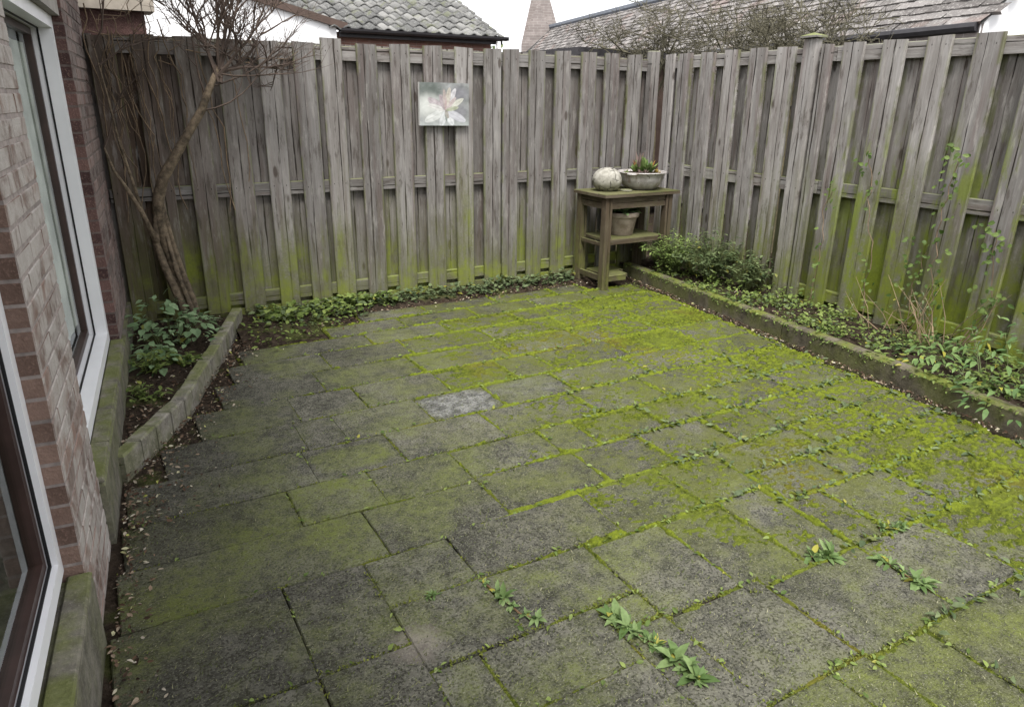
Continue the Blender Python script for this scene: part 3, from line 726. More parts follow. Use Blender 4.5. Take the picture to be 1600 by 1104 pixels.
# ------------------------------------------------------------------ TABLE in the corner with pots
tb = thing("corner_table", "old mossy wooden shelf table in the fence corner holding pots", "table", (-.54, -.27, GZ))
def wbox(name, x0, x1, y0, y1, z0, z1, mat=None, axis='z', parent=tb, c=.004):
    cx, cy, cz = (x0+x1)/2, (y0+y1)/2, (z0+z1)/2
    mb = MB(); mb.bevbox(x0-cx, x1-cx, y0-cy, y1-cy, z0-cz, z1-cz, c, .0015)
    o = link(name, mb.mesh(name, mat or (M['table_wood'] if axis == 'z' else M['table_wood_x'])), parent, (cx+.54, cy+.27, cz-GZ)); o["brown"] = .25; return o
TX0, TX1, TY0, TY1 = -.895, -.20, -.485, -.075
for x, y in ((TX0, TY0), (TX1-.06, TY0), (TX0, TY1-.06), (TX1-.06, TY1-.06)):
    wbox("leg", x-(.006 if x < -.6 else .008), x+.0595, y-.006, y+.0565, GZ, .705)
wbox("apron", TX0+.060, TX1-.062, TY0+.008, TY0+.03, .61, .703, axis='x'); wbox("apron", TX0+.008, TX0+.03, TY0+.057, TY1-.062, .61, .703, axis='x')
wbox("apron", TX1-.03, TX1-.008, TY0+.057, TY1-.062, .61, .703, axis='x')
for k in range(4):
    wd = (TY1-TY0+.05)/4; y0_ = TY0-.03+k*wd; wbox("top_plank", TX0-.03, TX1+.06, y0_+.001, y0_+wd-.001, .7065, .733, axis='x')
for zs_, nm in ((.335, "shelf"),):
    for k in range(3):
        wd = (TY1-TY0-.02)/3; y0_ = TY0+.012+k*wd; wbox("shelf_plank", TX0+.060, TX1-.062, y0_+.001, y0_+wd-.001, zs_, zs_+.024, axis='x')
wbox("shelf_rail", TX0+.010, TX0+.03, TY0+.057, TY1-.062, .30, .334, axis='x'); wbox("shelf_rail", TX0+.060, TX1-.062, TY0+.002, TY0+.0105, .318, .36, axis='x')
wbox("shelf_plank", TX0+.060, TX0+.27, TY0+.012, TY0+.15, .035, .06, axis='x'); wbox("shelf_plank", TX0+.062, TX0+.33, TY0+.152, TY0+.33, .035, .06, axis='x')
wbox("shelf_rail", TX0+.006, TX0+.028, TY0+.057, TY1-.062, .01, .06, axis='x'); wbox("shelf_rail", TX0+.060, TX0+.24, TY0-.008, TY0+.010, .01, .058, axis='x')
TT = .7335
# cracked stone ball
nb_ = NB("cracked_stone"); P = nb_.pos(); n_ = nb_.noise(P, 22., 5, .6); cr = nb_.voro(nb_.vm('ADD', P, nb_.comb(nb_.mt('MULTIPLY', n_, .04), 0., nb_.mt('MULTIPLY', n_, .04))), 14., 'DISTANCE_TO_EDGE')
crk = nb_.mt('MULTIPLY', nb_.mr(cr, .0, .05, 1., 0.), nb_.mr(nb_.noise(P, 7., 2), .46, .56))
c_ = nb_.mix(nb_.mr(n_, .3, .7), (.20, .19, .16), (.35, .335, .295)); c_ = nb_.mix(nb_.mt('MULTIPLY', nb_.mr(nb_.sep(P)[2], .86, .74), .45), c_, (.21, .21, .12)); c_ = nb_.mix(crk, c_, (.035, .03, .025))
M['ballstone'] = nb_.done(c_, .8, nb_.bump(nb_.mt('SUBTRACT', n_, nb_.mt('MULTIPLY', crk, 2.)), .8, .008), .25)
mb = MB(); prof = []
for i in range(19):
    a = -math.pi/2+math.pi*i/18; prof.append((max(.0005, .124*math.cos(a)), max(-.088, .103*math.sin(a))))
mb.lathe(prof, 32, wob=.018)
o = link("stone_ball", mb.mesh("stone_ball", M['ballstone'], True), None, (-.735, -.27, TT+.088)); tag(o, "pale cracked stone ball resting on the table beside the white bowl", "ornament")
# enamel bowl
nb_ = NB("chipped_enamel"); P = nb_.pos(); n_ = nb_.noise(P, 16., 5, .65); n2_ = nb_.noise(nb_.vm('MULTIPLY', P, (30., 30., 4.)), 1., 3)
c_ = nb_.mix(nb_.mr(n_, .35, .65), (.24, .222, .21), (.42, .40, .385)); c_ = nb_.mix(nb_.mt('MULTIPLY', nb_.mr(n2_, .54, .68), .6), c_, (.22, .16, .125)); c_ = nb_.mix(nb_.mt('MULTIPLY', nb_.mr(n_, .62, .68), .7), c_, (.10, .075, .06))
M['enamel'] = nb_.done(c_, .35, nb_.bump(n_, .15, .004), .5)
bowl = thing("enamel_bowl", "chipped white enamel bowl planted with succulents on the table", "bowl", (-.385, -.285, TT))
mb = MB(); mb.lathe([(.001, 0), (.105, 0), (.125, .006), (.165, .045), (.188, .09), (.196, .132), (.212, .140), (.214, .146), (.205, .149), (.190, .144), (.182, .11), (.16, .10)], 40, wob=.006)
link("bowl", mb.mesh("bowl", M['enamel'], True), bowl)
mb = MB(); mb.lathe([(.001, .144), (.10, .14), (.186, .132)], 24); link("potting_soil", mb.mesh("potting_soil", M['soil']), bowl)
mb = MB()
for s_ in (-1, 1):
    mb.tube([(s_*.205, -.04, .135), (s_*.232, -.03, .137), (s_*.238, 0, .138), (s_*.232, .03, .137), (s_*.205, .04, .135)], .007, 6)
link("handle", mb.mesh("handle", M['enamel'], True), bowl, rot=(0, 0, .5))
M['succ1'] = leaf_mat("succulent_green", (.10, .17, .05), (.26, .33, .11), 'island', .05, (.4, .2, .06), .1)
M['succ2'] = leaf_mat("succulent_red", (.13, .09, .075), (.28, .21, .19), 'island', 0, trans=.1)
M['succ3'] = leaf_mat("succulent_orange", (.25, .19, .06), (.42, .30, .06), 'island', 0, trans=.1)
def rosette_mb(mb, c, n, L, W, tall=.6, seed=0):
    rr = random.Random(seed)
    for i in range(n):
        a = i*2.399+rr.uniform(-.2, .2); el = R(15+65*(1-i/n))*tall+rr.uniform(-.1, .2)
        d = Vector((math.cos(a)*math.cos(el), math.sin(a)*math.cos(el), math.sin(el)))
        mb.leaf(c, d, (0, 0, 1), L*rr.uniform(.7, 1.1), W, .5, -.1)
for nm, cs, mat in (("succulent", [((.02, .0, .13), 20, .14, .055, 1.25), ((.07, -.03, .13), 18, .11, .05, 1.1), ((-.03, .05, .13), 12, .12, .045, 1.2), ((.10, .03, .115), 16, .07, .028, 1.), ((-.15, .02, .11), 12, .06, .022, 1.2)], M['succ1']),
                    ("succulent", [((-.08, -.06, .115), 20, .06, .02, 1.2), ((-.03, -.08, .115), 18, .06, .018, 1.2), ((-.005, .05, .13), 9, .19, .026, 1.4)], M['succ2']),
                    ("succulent", [((.12, -.05, .115), 18, .06, .022, 1.1), ((.15, 0, .11), 12, .055, .02, 1.)], M['succ3'])):
    mb = MB()
    for k, (c, n, L, W, tl) in enumerate(cs): rosette_mb(mb, c, n, L, W, tl, k)
    link(nm, mb.mesh(nm, mat), bowl)
mb = MB(); mb.lathe([(.001, 0), (.05, 0), (.055, .008), (.045, .014), (.001, .016)], 14, wob=.04); o = link("flat_stone", mb.mesh("flat_stone", M['kerb'], True), None, (-.60, -.36, TT)); tag(o, "small flat grey stone lying between the ball and the bowl", "stone")
# terracotta pot
nb_ = NB("old_terracotta"); P = nb_.pos(); n_ = nb_.noise(P, 14., 5, .65); z_ = nb_.sep(P)[2]
c_ = nb_.mix(nb_.mr(n_, .3, .7), (.20, .155, .12), (.34, .29, .235)); c_ = nb_.mix(nb_.mt('MULTIPLY', nb_.mr(nb_.noise(P, 5., 3), .5, .65), .5), c_, (.15, .13, .075))
M['terracotta'] = nb_.done(c_, .85, nb_.bump(n_, .3, .005), .2)
pot = thing("terracotta_pot", "weathered terracotta pot with a low green plant on the middle shelf", "pot", (-.575, -.285, .3595))
pot.scale = (1.12, 1.12, 1.08)
mb = MB(); mb.lathe([(.001, 0), (.088, 0), (.092, .004), (.118, .14), (.119, .142), (.130, .143), (.134, .148), (.135, .178), (.130, .183), (.118, .181), (.114, .15)], 32)
link("pot", mb.mesh("pot", M['terracotta'], True), pot)
mb = MB(); mb.lathe([(.001, .165), (.115, .158)], 20); link("potting_soil", mb.mesh("potting_soil", M['soil']), pot)
mb = MB(); rr = random.Random(4)
for i in range(110):
    a = rr.uniform(0, 6.28); r0 = rr.uniform(0, .09); d = Vector((math.cos(a), math.sin(a), rr.uniform(.2, 1.2)))
    mb.leaf((r0*math.cos(a), r0*math.sin(a), .178), d, (0, 0, 1), rr.uniform(.06, .11), rr.uniform(.03, .045), .3, .3)
link("foliage", mb.mesh("foliage", M['leaf_pot']), pot)

# ------------------------------------------------------------------ CANVAS with a painted flower
def canvas():
    root = thing("canvas_picture", "small canvas picture of a pale flower hanging on the back fence", "picture", (-2.105, -.012, 1.408))
    nx, nz = 96, 76; W, H = .402, .302
    U, V = np.meshgrid(np.linspace(0, 1, nx), np.linspace(0, 1, nz))   # V up
    c = np.zeros((nz, nx, 3)); n = fbm(U*3, V*3, 2.2, 91, 4); n2 = fbm(U, V, 14, 95, 3)
    c[:] = np.array([.42, .44, .43]); c += (n-.5)[..., None]*np.array([.35, .33, .38])
    def mixc(m, col):
        nonlocal c
        c = c*(1-m[..., None])+np.array(col)*m[..., None]
    # dark green shadow upper left, violet greys to the right, white ground below
    mixc(sstep(.42, .12, np.hypot((U-.18), (V-.82)*1.1))*.8, (.22, .27, .24))
    mixc(sstep(.30, .05, np.hypot((U-.80), (V-.76)))*.75, (.33, .32, .38))
    mixc(sstep(.24, .04, np.hypot((U-.82), (V-.34)))*.7, (.36, .35, .41))
    mixc(sstep(.42, .10, np.hypot((U-.18), (V-.45)*1.0))*.95, (.78, .80, .76))
    mixc(sstep(.2, .0, V)*.6, (.70, .75, .74))
    cx, cy = .52, .36
    def petal(ang, L, wd, col, edge, bend=0.0, off=0.0):
        a = R(ang); dx, dy = (U-cx)*1.33, (V-cy)
        t = (dx*math.cos(a)+dy*math.sin(a)-off)/L; s = (-dx*math.sin(a)+dy*math.cos(a))-bend*np.clip(t, 0, 1)**2
        prof = wd*np.sqrt(np.clip(t, 0, 1))*np.sqrt(np.clip(1-t, 0, 1))*2
        m = sstep(1.05, .85, np.abs(s)/np.maximum(prof, 1e-4))*((t > 0) & (t < 1))
        cc = np.array(col)[None, None]*(1-.0*t[..., None])+(n2-.5)[..., None]*.16
        vein = sstep(.012, .002, np.abs(s))*.35
        nonlocal c
        c = c*(1-m[..., None])+(cc*(1-vein[..., None])+np.array(edge)*vein[..., None])*m[..., None]
        rim = sstep(.78, .98, np.abs(s)/np.maximum(prof, 1e-4))*m*.6; c = c*(1-rim[..., None])+np.array(edge)*rim[..., None]
    petal(205, .62, .11, (.80, .82, .80), (.45, .47, .42)); petal(-60, .40, .10, (.80, .82, .83), (.40, .42, .48)); petal(250, .42, .09, (.76, .78, .79), (.42, .46, .46))
    petal(-25, .6, .10, (.70, .70, .76), (.4, .4, .5)); petal(150, .55, .10, (.66, .57, .60), (.4, .36, .4)); petal(165, .50, .065, (.80, .78, .76), (.45, .44, .38))
    petal(62, .58, .08, (.76, .74, .78), (.48, .46, .5)); petal(78, .55, .07, (.72, .66, .56), (.45, .40, .35)); petal(112, .40, .075, (.60, .50, .53), (.36, .3, .34))
    petal(95, .50, .05, (.66, .55, .52), (.4, .35, .3)); petal(30, .56, .075, (.80, .79, .70), (.42, .44, .33)); petal(48, .42, .05, (.70, .58, .57), (.42, .35, .36)); petal(12, .36, .05, (.62, .66, .48), (.35, .38, .25))
    petal(-85, .26, .035, (.40, .46, .42), (.25, .3, .28)); petal(88, .30, .02, (.72, .52, .52), (.5, .4, .4)); petal(-70, .2, .05, (.52, .48, .42), (.35, .33, .3))
    c = np.clip(c+(n2-.5)[..., None]*.16, .05, .9)**1.35*.64
    c = c*.6+c.mean(axis=2, keepdims=True)*.4*np.array([1.0, 1.0, .98])
    me = bpy.data.meshes.new("painting")
    Vv = [((u-.5)*W, -.0262, (v-.5)*H) for v in V[:, 0] for u in U[0]]
    Ff = [(j*nx+i, j*nx+i+1, (j+1)*nx+i+1, (j+1)*nx+i) for j in range(nz-1) for i in range(nx-1)]
    me.from_pydata(Vv, [], Ff); at = me.color_attributes.new("paint", 'FLOAT_COLOR', 'POINT')
    at.data.foreach_set("color", np.concatenate([c.reshape(-1, 3), np.ones((nx*nz, 1))], 1).astype(np.float32).ravel())
    b = NB("canvas_print"); me.materials.append(b.done(b.attr("paint", 'GEOMETRY'), .6, None, .3))
    link("painting", me, root)
    mb = MB(); mb.box(-W/2, W/2, -.0255, .0, -H/2, H/2); link("stretcher", mb.mesh("stretcher", simple("canvas_edge", (.50, .50, .48), .15, 20, .8, .1)), root)
    root.rotation_euler = (0, R(.6), 0)
canvas()

# ------------------------------------------------------------------ leaves & plants
def leaf_mesh(name, L, W, mat, fold=.25, droop=.25):
    mb = MB(); mb.leaf((0, 0, 0), (1, 0, 0), (0, 0, 1), L, W, fold, droop); return mb.mesh(name, mat, True)
def put_leaf(me, root, p, d, up=Vector((0, 0, 1)), sc=1.0):
    d = Vector(d).normalized(); side = up.cross(d)
    if side.length < 1e-4: side = Vector((0, 1, 0))
    side.normalize(); u = d.cross(side)
    m = Matrix((d, side, u)).transposed().to_4x4() @ Matrix.Scale(sc, 4); m.translation = p
    o = bpy.data.objects.new("leaf", me); COL.objects.link(o); o.parent = root; o.matrix_local = m; return o

def leafy(name, label, cat, loc, blobs, n, L, W, mat, stem_mat, seed, group=None, stems=9, down=.35):
    """plant with single leaf objects over mounded blobs (cx,cy,cz,rx,ry,rz)"""
    rr = random.Random(seed); root = thing(name, label, cat, loc, 0, group)
    mes = [leaf_mesh("leaf", L*k, W*k*w, mat, f, d) for k, w, f, d in ((1, 1, .25, .2), (.8, 1.05, .35, .3), (1.15, .95, .2, .35), (.65, 1.0, .3, .15))]
    tips = []
    for i in range(n):
        bl = blobs[rr.randrange(len(blobs))]
        th = rr.uniform(0, 2*math.pi); ph = math.acos(rr.uniform(-.15, 1)); k = rr.uniform(.72, 1.03)
        dv = Vector((math.sin(ph)*math.cos(th), math.sin(ph)*math.sin(th), math.cos(ph)))
        p = Vector(bl[:3])+Vector((dv.x*bl[3], dv.y*bl[4], dv.z*bl[5]))*k
        if p.z < .005: p.z = rr.uniform(.005, .03)
        d = Vector((dv.x+rr.uniform(-.5, .5), dv.y+rr.uniform(-.5, .5), rr.uniform(-down, .25)))
        put_leaf(rr.choice(mes), root, p, d, Vector((rr.uniform(-.35, .35), rr.uniform(-.35, .35), 1)).normalized(), rr.uniform(.75, 1.15)); tips.append(p)
    mb = MB()
    for p in rr.sample(tips, min(len(tips), stems*4)):
        bl = min(blobs, key=lambda q: (Vector(q[:3])-p).length); a = Vector((bl[0]*.5+rr.uniform(-.02, .02), bl[1]*.5+rr.uniform(-.02, .02), -.01))
        mb.tube([a, (a+p)/2+Vector((0, 0, .03)), p], [.003, .0022, .0014], 4)
    link("stem", mb.mesh("stem", stem_mat), root)
    return root
M['stem'] = simple("green_stem", (.09, .11, .04), .3, 20, .7, 0)
leafy("leafy_shrub", "broad leaved green shrub filling the bed corner beside the house and tree foot", "shrub", (-4.2, -.5, -.02),
      [(-.04, .12, .12, .19, .26, .18), (.06, -.12, .09, .18, .24, .13), (-.12, -.10, .07, .13, .28, .17), (.15, .06, .07, .12, .20, .11), (-.12, -.42, .04, .12, .20, .10)], 290, .062, .046, M['leaf_shrub'], M['stem'], 5)

def small_plant(name, label, cat, loc, n, r, h, L, W, mat, seed, group=None, narrow=False):
    rr = random.Random(seed); root = thing(name, label, cat, loc, 0, group); mb = MB(); ms = MB()
    ns = max(3, n//9)
    for s_ in range(ns):
        a = rr.uniform(0, 6.28); q = rr.uniform(.2, 1)*r; tip = Vector((math.cos(a)*q, math.sin(a)*q, h*rr.uniform(.5, 1)*(1.15-q/r*.5)))
        mid = tip*.5+Vector((0, 0, h*.22)); pts_ = [Vector((math.cos(a)*.01, math.sin(a)*.01, -.01)), mid, tip]
        ms.tube(pts_, [.0025, .002, .001], 4)
        for i in range(n//ns):
            t = rr.uniform(.25, 1); p = (pts_[0]*(1-t)+mid*t)*(1-t)+(mid*(1-t)+tip*t)*t
            aa = rr.uniform(0, 6.28); d = Vector((math.cos(aa), math.sin(aa), rr.uniform(-.3, .6)))
            mb.leaf(p, d, (0, 0, 1), L*rr.uniform(.6, 1.2), W*rr.uniform(.7, 1.2), .25, .3)
    link("stem", ms.mesh("stem", M['stem']), root); link("foliage", mb.mesh("foliage", mat), root)
    return root
small_plant("weed", "bright green weed below the shrub against the house plinth", "weed", (-4.37, -1.03, -.01), 130, .19, .16, .045, .024, M['leaf_weed'], 21)
small_plant("weed", "spreading yellow green weed in the middle of the triangular bed", "weed", (-4.2, -.95, -.01), 110, .17, .11, .042, .024, M['leaf_weed'], 22)
small_plant("weed", "small green weed near the pointed front end of the triangular bed", "weed", (-4.42, -1.42, -.01), 90, .14, .09, .04, .02, M['leaf_weed'], 23)

def scatter(name, n, where, zf, L, W, mat, seed, tilt=.5, el=(.0, .9), k="stuff"):
    rr = random.Random(seed); mb = MB(); i = 0; tries = 0
    while i < n and tries < n*30:
        tries += 1; p = where(rr)
        if p is None: continue
        x, y = p; a = rr.uniform(0, 6.28); d = Vector((math.cos(a), math.sin(a), rr.uniform(*el)))
        up = Vector((rr.uniform(-tilt, tilt), rr.uniform(-tilt, tilt), 1))
        s_ = rr.uniform(.5, 1.25); mb.leaf((x, y, zf(x, y, rr)), d, up, L*s_, W*s_*rr.uniform(.8, 1.2), rr.uniform(.1, .5), rr.uniform(-.1, .5)); i += 1
    return kind(link(name, mb.mesh(name, mat)), k)
# ground cover along the back fence
clumps = [(random.Random(i).uniform(-3.65, -.95), ) for i in range(34)]
def w_back(rr):
    if rr.random() < .62:
        cx = -3.6+2.7*(int(rr.random()*30)/30)+.03; x = rr.gauss(cx, .03); y = rr.gauss(-.10-.03*math.sin(cx*9), .04)
    else:
        x = rr.uniform(-3.66, -.95); y = rr.uniform(-.2, -.02)
    if x < -2.9 and rr.random() < .5: y -= rr.uniform(0, .25)
    if y > -.012 or x < kerb_l(y)+.03: return None
    return x, y
scatter("ground_cover", 1700, w_back, lambda x, y, rr: -.035+rr.random()**2*.085, .042, .028, M['leaf_olive'], 31, .6, (-.1, .8))
scatter("ground_cover", 420, lambda rr: (lambda q: q if q and q[0] < -2.6 else None)(w_back(rr)), lambda x, y, rr: -.03+rr.random()*.08, .055, .036, M['leaf_weed'], 32, .6, (0, .7))
def w_patch(rr):
    x = rr.uniform(-3.75, -2.85); y = -.18-.62*rr.random()**1.4
    return (x, y) if x > kerb_l(y)+.03 and y > strip_l(x)-.05 else None
strip_l = lambda x: -.25-.55*max(0, min(1, (-2.9-x)/.7))
scatter("ground_cover", 230, w_patch, lambda x, y, rr: -.045+rr.random()**2*.06, .04, .025, M['leaf_weed'], 30, .6, (0, .7))
# right raised bed cover
def w_right(rr):
    y = rr.uniform(-4.3, -.55); x = rr.uniform(kerb_x(y)+.02, -.03)
    if math.sin(y*5.3+x*9)+math.sin(y*11+1) < -.1 and rr.random() < .88: return None
    return x, y
scatter("bed_ground_cover", 4300, w_right, lambda x, y, rr: .025+rr.random()**2*(.07+.06*(math.sin(x*17+y*6) > .2)), .036, .020, M['leaf_weed'], 33, .6, (-.1, .8))
scatter("bed_ground_cover", 900, w_right, lambda x, y, rr: .03+rr.random()*.05, .03, .022, M['leaf_olive'], 34, .7, (-.1, .6))
# trailing bits over the kerb edge
scatter("kerb_moss_fringe", 2800, lambda rr: (lambda y: (kerb_x(y)+(abs(rr.gauss(0, .03))-.004), y))(rr.uniform(-4.3, -.15)), lambda x, y, rr: .068-abs(rr.gauss(0, .02)), .02, .011, M['leaf_weed'], 35, .9, (-.9, .3))
# dead leaves
def w_lit(rr):
    u = rr.random()
    if u < .30: y = rr.uniform(-4.6, -.2); return kerb_x(y)-abs(rr.gauss(.03, .035)), y
    if u < .50: x = rr.uniform(-3.6, -.7); return x, -.16-abs(rr.gauss(.0, .06))-(.3*rr.random() if x < -2.9 else 0)
    if u < .70:
        y = rr.uniform(-2.6, -.1); return (kerb_l(y)+abs(rr.gauss(.04, .09)) if y > -2.1 else house_x(y)+.03+abs(rr.gauss(.05, .12))), y
    if u < .80: y = rr.uniform(-4.5, -2.2); return house_x(y)+.03+abs(rr.gauss(.02, .05)), y
    if u < .90: y = rr.uniform(-2.0, -.1); x = rr.uniform(house_x(y)+.03, kerb_l(y)-.1); return x, y
    y = rr.uniform(-4, -.3); return rr.uniform(kerb_x(y)+.05, -.05), y
def z_lit(x, y, rr):
    if x > kerb_x(y)+.02: return .045+rr.random()*.01
    if y > -2.1 and x < kerb_l(y)-.05: return .012+rr.random()*.012
    return -.052+rr.random()*.012
scatter("dead_leaves", 3200, w_lit, z_lit, .021, .011, M['litter'], 36, .8, (-.3, .5))
scatter("leaf_crumbs", 5200, w_lit, lambda x, y, rr: z_lit(x, y, rr)-.002, .011, .007, M['crumbs'], 40, .9, (-.3, .6))
# tiny crumbs and weeds in the slab joints
edges = [(a, b, y0, y1) for (a, b, y0, y1) in pavers]
def w_joint(rr):
    a, b, y0, y1 = rr.choice(edges); u = rr.random()
    if u < .72: x, y = rr.uniform(a, b), y1+rr.gauss(0, .007)
    else: x, y = b+rr.gauss(0, .007), rr.uniform(y0, y1)
    if rr.random() > .12+.88*max(0, min(1, (x+3.6)/2.2)): return None
    if x > rgt(y)+.05 or y < -4.6: return None
    return x, y
scatter("joint_weeds", 3300, w_joint, lambda x, y, rr: GZ+.002+rr.random()*.01, .022, .012, M['leaf_weed'], 37, .8, (-.1, .7))
scatter("joint_weeds", 900, lambda rr: (lambda q: q if q and q[0] > -2.5 and q[1] < -2.0 else None)(w_joint(rr)), lambda x, y, rr: GZ+.004+rr.random()*.015, .034, .018, M['leaf_olive'], 38, .8, (-.1, .8))
def w_jt(rr):
    a, b, y0, y1 = rr.choice(edges); u = rr.random()
    if u < .66: x, y = rr.uniform(a, b), (y1 if rr.random() < .5 else y0)+rr.gauss(0, .0045)
    else: x, y = b+rr.gauss(0, .0045), rr.uniform(y0, y1)
    if fbm(np.array([x]), np.array([y]), 5, 61, 3)[0] < .50-.16*max(0, min(1, (x+3.9)/1.5)) or y < -4.75: return None
    return x, y
scatter("joint_moss", 15000, w_jt, lambda x, y, rr: GZ-.004+rr.random()*.004, .010, .006, M['moss_tuft'], 39, .9, (.2, 1.6))
# soft straw-like blades lying on the slabs
rr = random.Random(77); mb = MB()
for i in range(22000):
    x = rr.uniform(-4.6, -1.2); y = -4.75+2.9*rr.random()**1.5
    if rr.random() > .35+.65*max(0, min(1, (-2.5-x)/1.4)): continue
    if x < house_x(y)+.05: continue
    a = rr.gauss(.5, .7); L = rr.uniform(.005, .019); w = rr.uniform(.0006, .0015); c, s_ = math.cos(a), math.sin(a); z = GZ+.005
    mb.quad([(x-s_*w, y+c*w, z), (x+s_*w, y-c*w, z), (x+c*L, y+s_*L, z+rr.uniform(.001, .006))])
kind(link("dry_blades", mb.mesh("dry_blades", M['blade'])), "stuff")

# weeds standing in the joints near the camera: single leaves
def joint_weed(label, path, n, L, W, seed, mat='leaf_pale', spread=.045):
    rr = random.Random(seed); a0 = Vector(path[0]+(GZ,)); root = thing("joint_weed", label, "weed", a0)
    mes = [leaf_mesh("leaf", L*k, W*k, M[mat], .3, d) for k, d in ((1, .3), (.75, .2), (1.2, .45))]
    ms = MB(); P = [Vector(p+(GZ+.006,))-a0 for p in path]; ms.tube(P, .003, 5); link("stem", ms.mesh("stem", simple("reddish_stem", (.13, .075, .04), .3, 20, .7, 0)), root)
    nr = max(2, n//13)
    for q in range(nr):                    # several rosettes rooted in the joint
        t = min(.999, (q+rr.uniform(.15, .85))/nr)*(len(P)-1); k = min(int(t), len(P)-2); f = t-k; c0 = P[k]*(1-f)+P[k+1]*f; sz = rr.uniform(.55, 1.15)
        for i in range(13):
            a = i*2.4+rr.uniform(-.35, .35); el = rr.uniform(.02, .35) if i < 8 else rr.uniform(.5, 1.3)
            d = Vector((math.cos(a)*math.cos(el), math.sin(a)*math.cos(el), math.sin(el)))
            put_leaf(rr.choice(mes), root, c0+Vector((rr.gauss(0, .004), rr.gauss(0, .004), rr.uniform(0, .006))), d, Vector((rr.uniform(-.3, .3), rr.uniform(-.3, .3), 1)).normalized(), sz*rr.uniform(.65, 1.15))
joint_weed("pale leafy weed row sprouting from the joint at the bottom middle", [(-3.30, -3.78), (-3.29, -3.88), (-3.265, -3.98), (-3.255, -4.09), (-3.25, -4.16)], 150, .050, .026, 41)
joint_weed("small weed creeping along the joint left of the big pale weed", [(-3.575, -3.45), (-3.56, -3.55), (-3.545, -3.66), (-3.50, -3.73)], 80, .036, .018, 42)
joint_weed("bushy little weed at a slab corner in the right half of the patio", [(-2.50, -3.90), (-2.46, -3.93), (-2.42, -3.93)], 52, .055, .022, 43)
joint_weed("weed trailing down the joint near the right edge", [(-2.30, -4.02), (-2.30, -4.10), (-2.31, -4.22)], 70, .05, .02, 44)
joint_weed("weed tuft where joints cross right of the bushy weed", [(-2.12, -3.90), (-2.09, -3.94), (-2.02, -3.95)], 40, .046, .019, 45)
joint_weed("little sprig in the joint beside the pale brownish corner", [(-3.77, -3.45), (-3.74, -3.46)], 12, .035, .014, 46, 'leaf_pale')

# shrubs of the raised bed
small_plant("feathery_shrub", "light green feathery plant beside the table at the bed's far end", "shrub", (-.24, -.60, .03), 1000, .33, .42, .046, .016, M['leaf_feather'], 51)
small_plant("feathery_shrub", "pale green feathery plant behind the table by the fence corner", "shrub", (-.10, -.24, .03), 320, .20, .36, .044, .015, M['leaf_feather'], 52)
small_plant("dark_bush", "dark green rounded bush in the raised bed right of the feathery plant", "shrub", (-.18, -1.00, .03), 1000, .35, .46, .046, .024, M['leaf_dark'], 53)
small_plant("dark_bush", "smaller dusky bush against the right fence behind the round bush", "shrub", (-.12, -1.32, .03), 420, .25, .36, .044, .022, M['leaf_dark'], 54)
leafy("broadleaf_plant", "large glossy green plant spilling over the kerb at the right edge", "shrub", (-.45, -3.40, .03),
      [(0, .10, .08, .28, .3, .18), (.2, -.05, .10, .25, .35, .26), (-.28, -.2, .02, .16, .28, .12), (.1, -.5, .08, .3, .3, .22), (.05, .38, .04, .22, .2, .12)], 430, .066, .028, M['leaf_right'], M['stem'], 55)
rr = random.Random(61)
dry = thing("dry_stems", "tangle of dry reddish stems leaning on the right fence above the bed", "plant", (-.12, -2.75, .03)); ms = MB(); ml = MB()
for i in range(34):
    b0 = Vector((rr.uniform(-.12, .05), rr.uniform(-.35, .35), 0)); t = b0+Vector((rr.uniform(-.12, .08), rr.uniform(-.28, .28), rr.uniform(.1, .42)))
    t.x = min(t.x, .075); m_ = (b0+t)/2+Vector((rr.uniform(-.06, .03), rr.uniform(-.06, .06), rr.uniform(-.02, .06)))
    ms.tube([b0, m_, t], [.0035, .0025, .0012], 4)
    for k in range(2): ml.leaf(m_.lerp(t, rr.random()), (rr.uniform(-1, 1), rr.uniform(-1, 1), rr.uniform(-.6, .6)), (0, 0, 1), .03, .014, .4, .3)
link("stem", ms.mesh("stem", M['straw']), dry); link("foliage", ml.mesh("foliage", M['leaf_olive']), dry)
def ivy(label, path, n, L, seed, spread=.05):
    rr = random.Random(seed); root = thing("ivy", label, "climber", (-.03, path[0][0], path[0][1])); ms, ml = MB(), MB()
    P = []
    for (ya, za), (yb, zb) in zip(path, path[1:]):
        for q in range(5): P.append(Vector((rr.uniform(-.014, -.002), ya+(yb-ya)*q/5-path[0][0]+rr.gauss(0, .012), za+(zb-za)*q/5-path[0][1])))
    P.append(Vector((-.01, path[-1][0]-path[0][0], path[-1][1]-path[0][1]))); ms.tube(P, [.0028]*(len(P)-1)+[.001], 5)
    cl = [rr.uniform(.15, .8) for _ in range(2)]+[.97, .9]
    for i in range(n):
        t = min(.999, max(0, rr.gauss(rr.choice(cl), .05) if rr.random() < .75 else rr.random()))*(len(P)-1); k = min(int(t), len(P)-2); f = t-k; p = P[k]*(1-f)+P[k+1]*f+Vector((-abs(rr.gauss(.01, .015)), rr.gauss(0, spread), rr.gauss(0, spread)))
        d = Vector((rr.uniform(-.7, -.1), rr.uniform(-1, 1), rr.uniform(-.9, .4))); ml.leaf(p, d, (-1, 0, .5), L*rr.uniform(.6, 1.2), L*.75*rr.uniform(.7, 1.1), .2, .2)
    link("stem", ms.mesh("stem", M['vine']), root); link("foliage", ml.mesh("foliage", M['leaf_ivy']), root)
ivy("thin ivy strand climbing the fence left of the taller ivy strand", [(-1.86, .05), (-1.90, .4), (-1.88, .73), (-1.93, .90)], 22, .034, 71, .03)
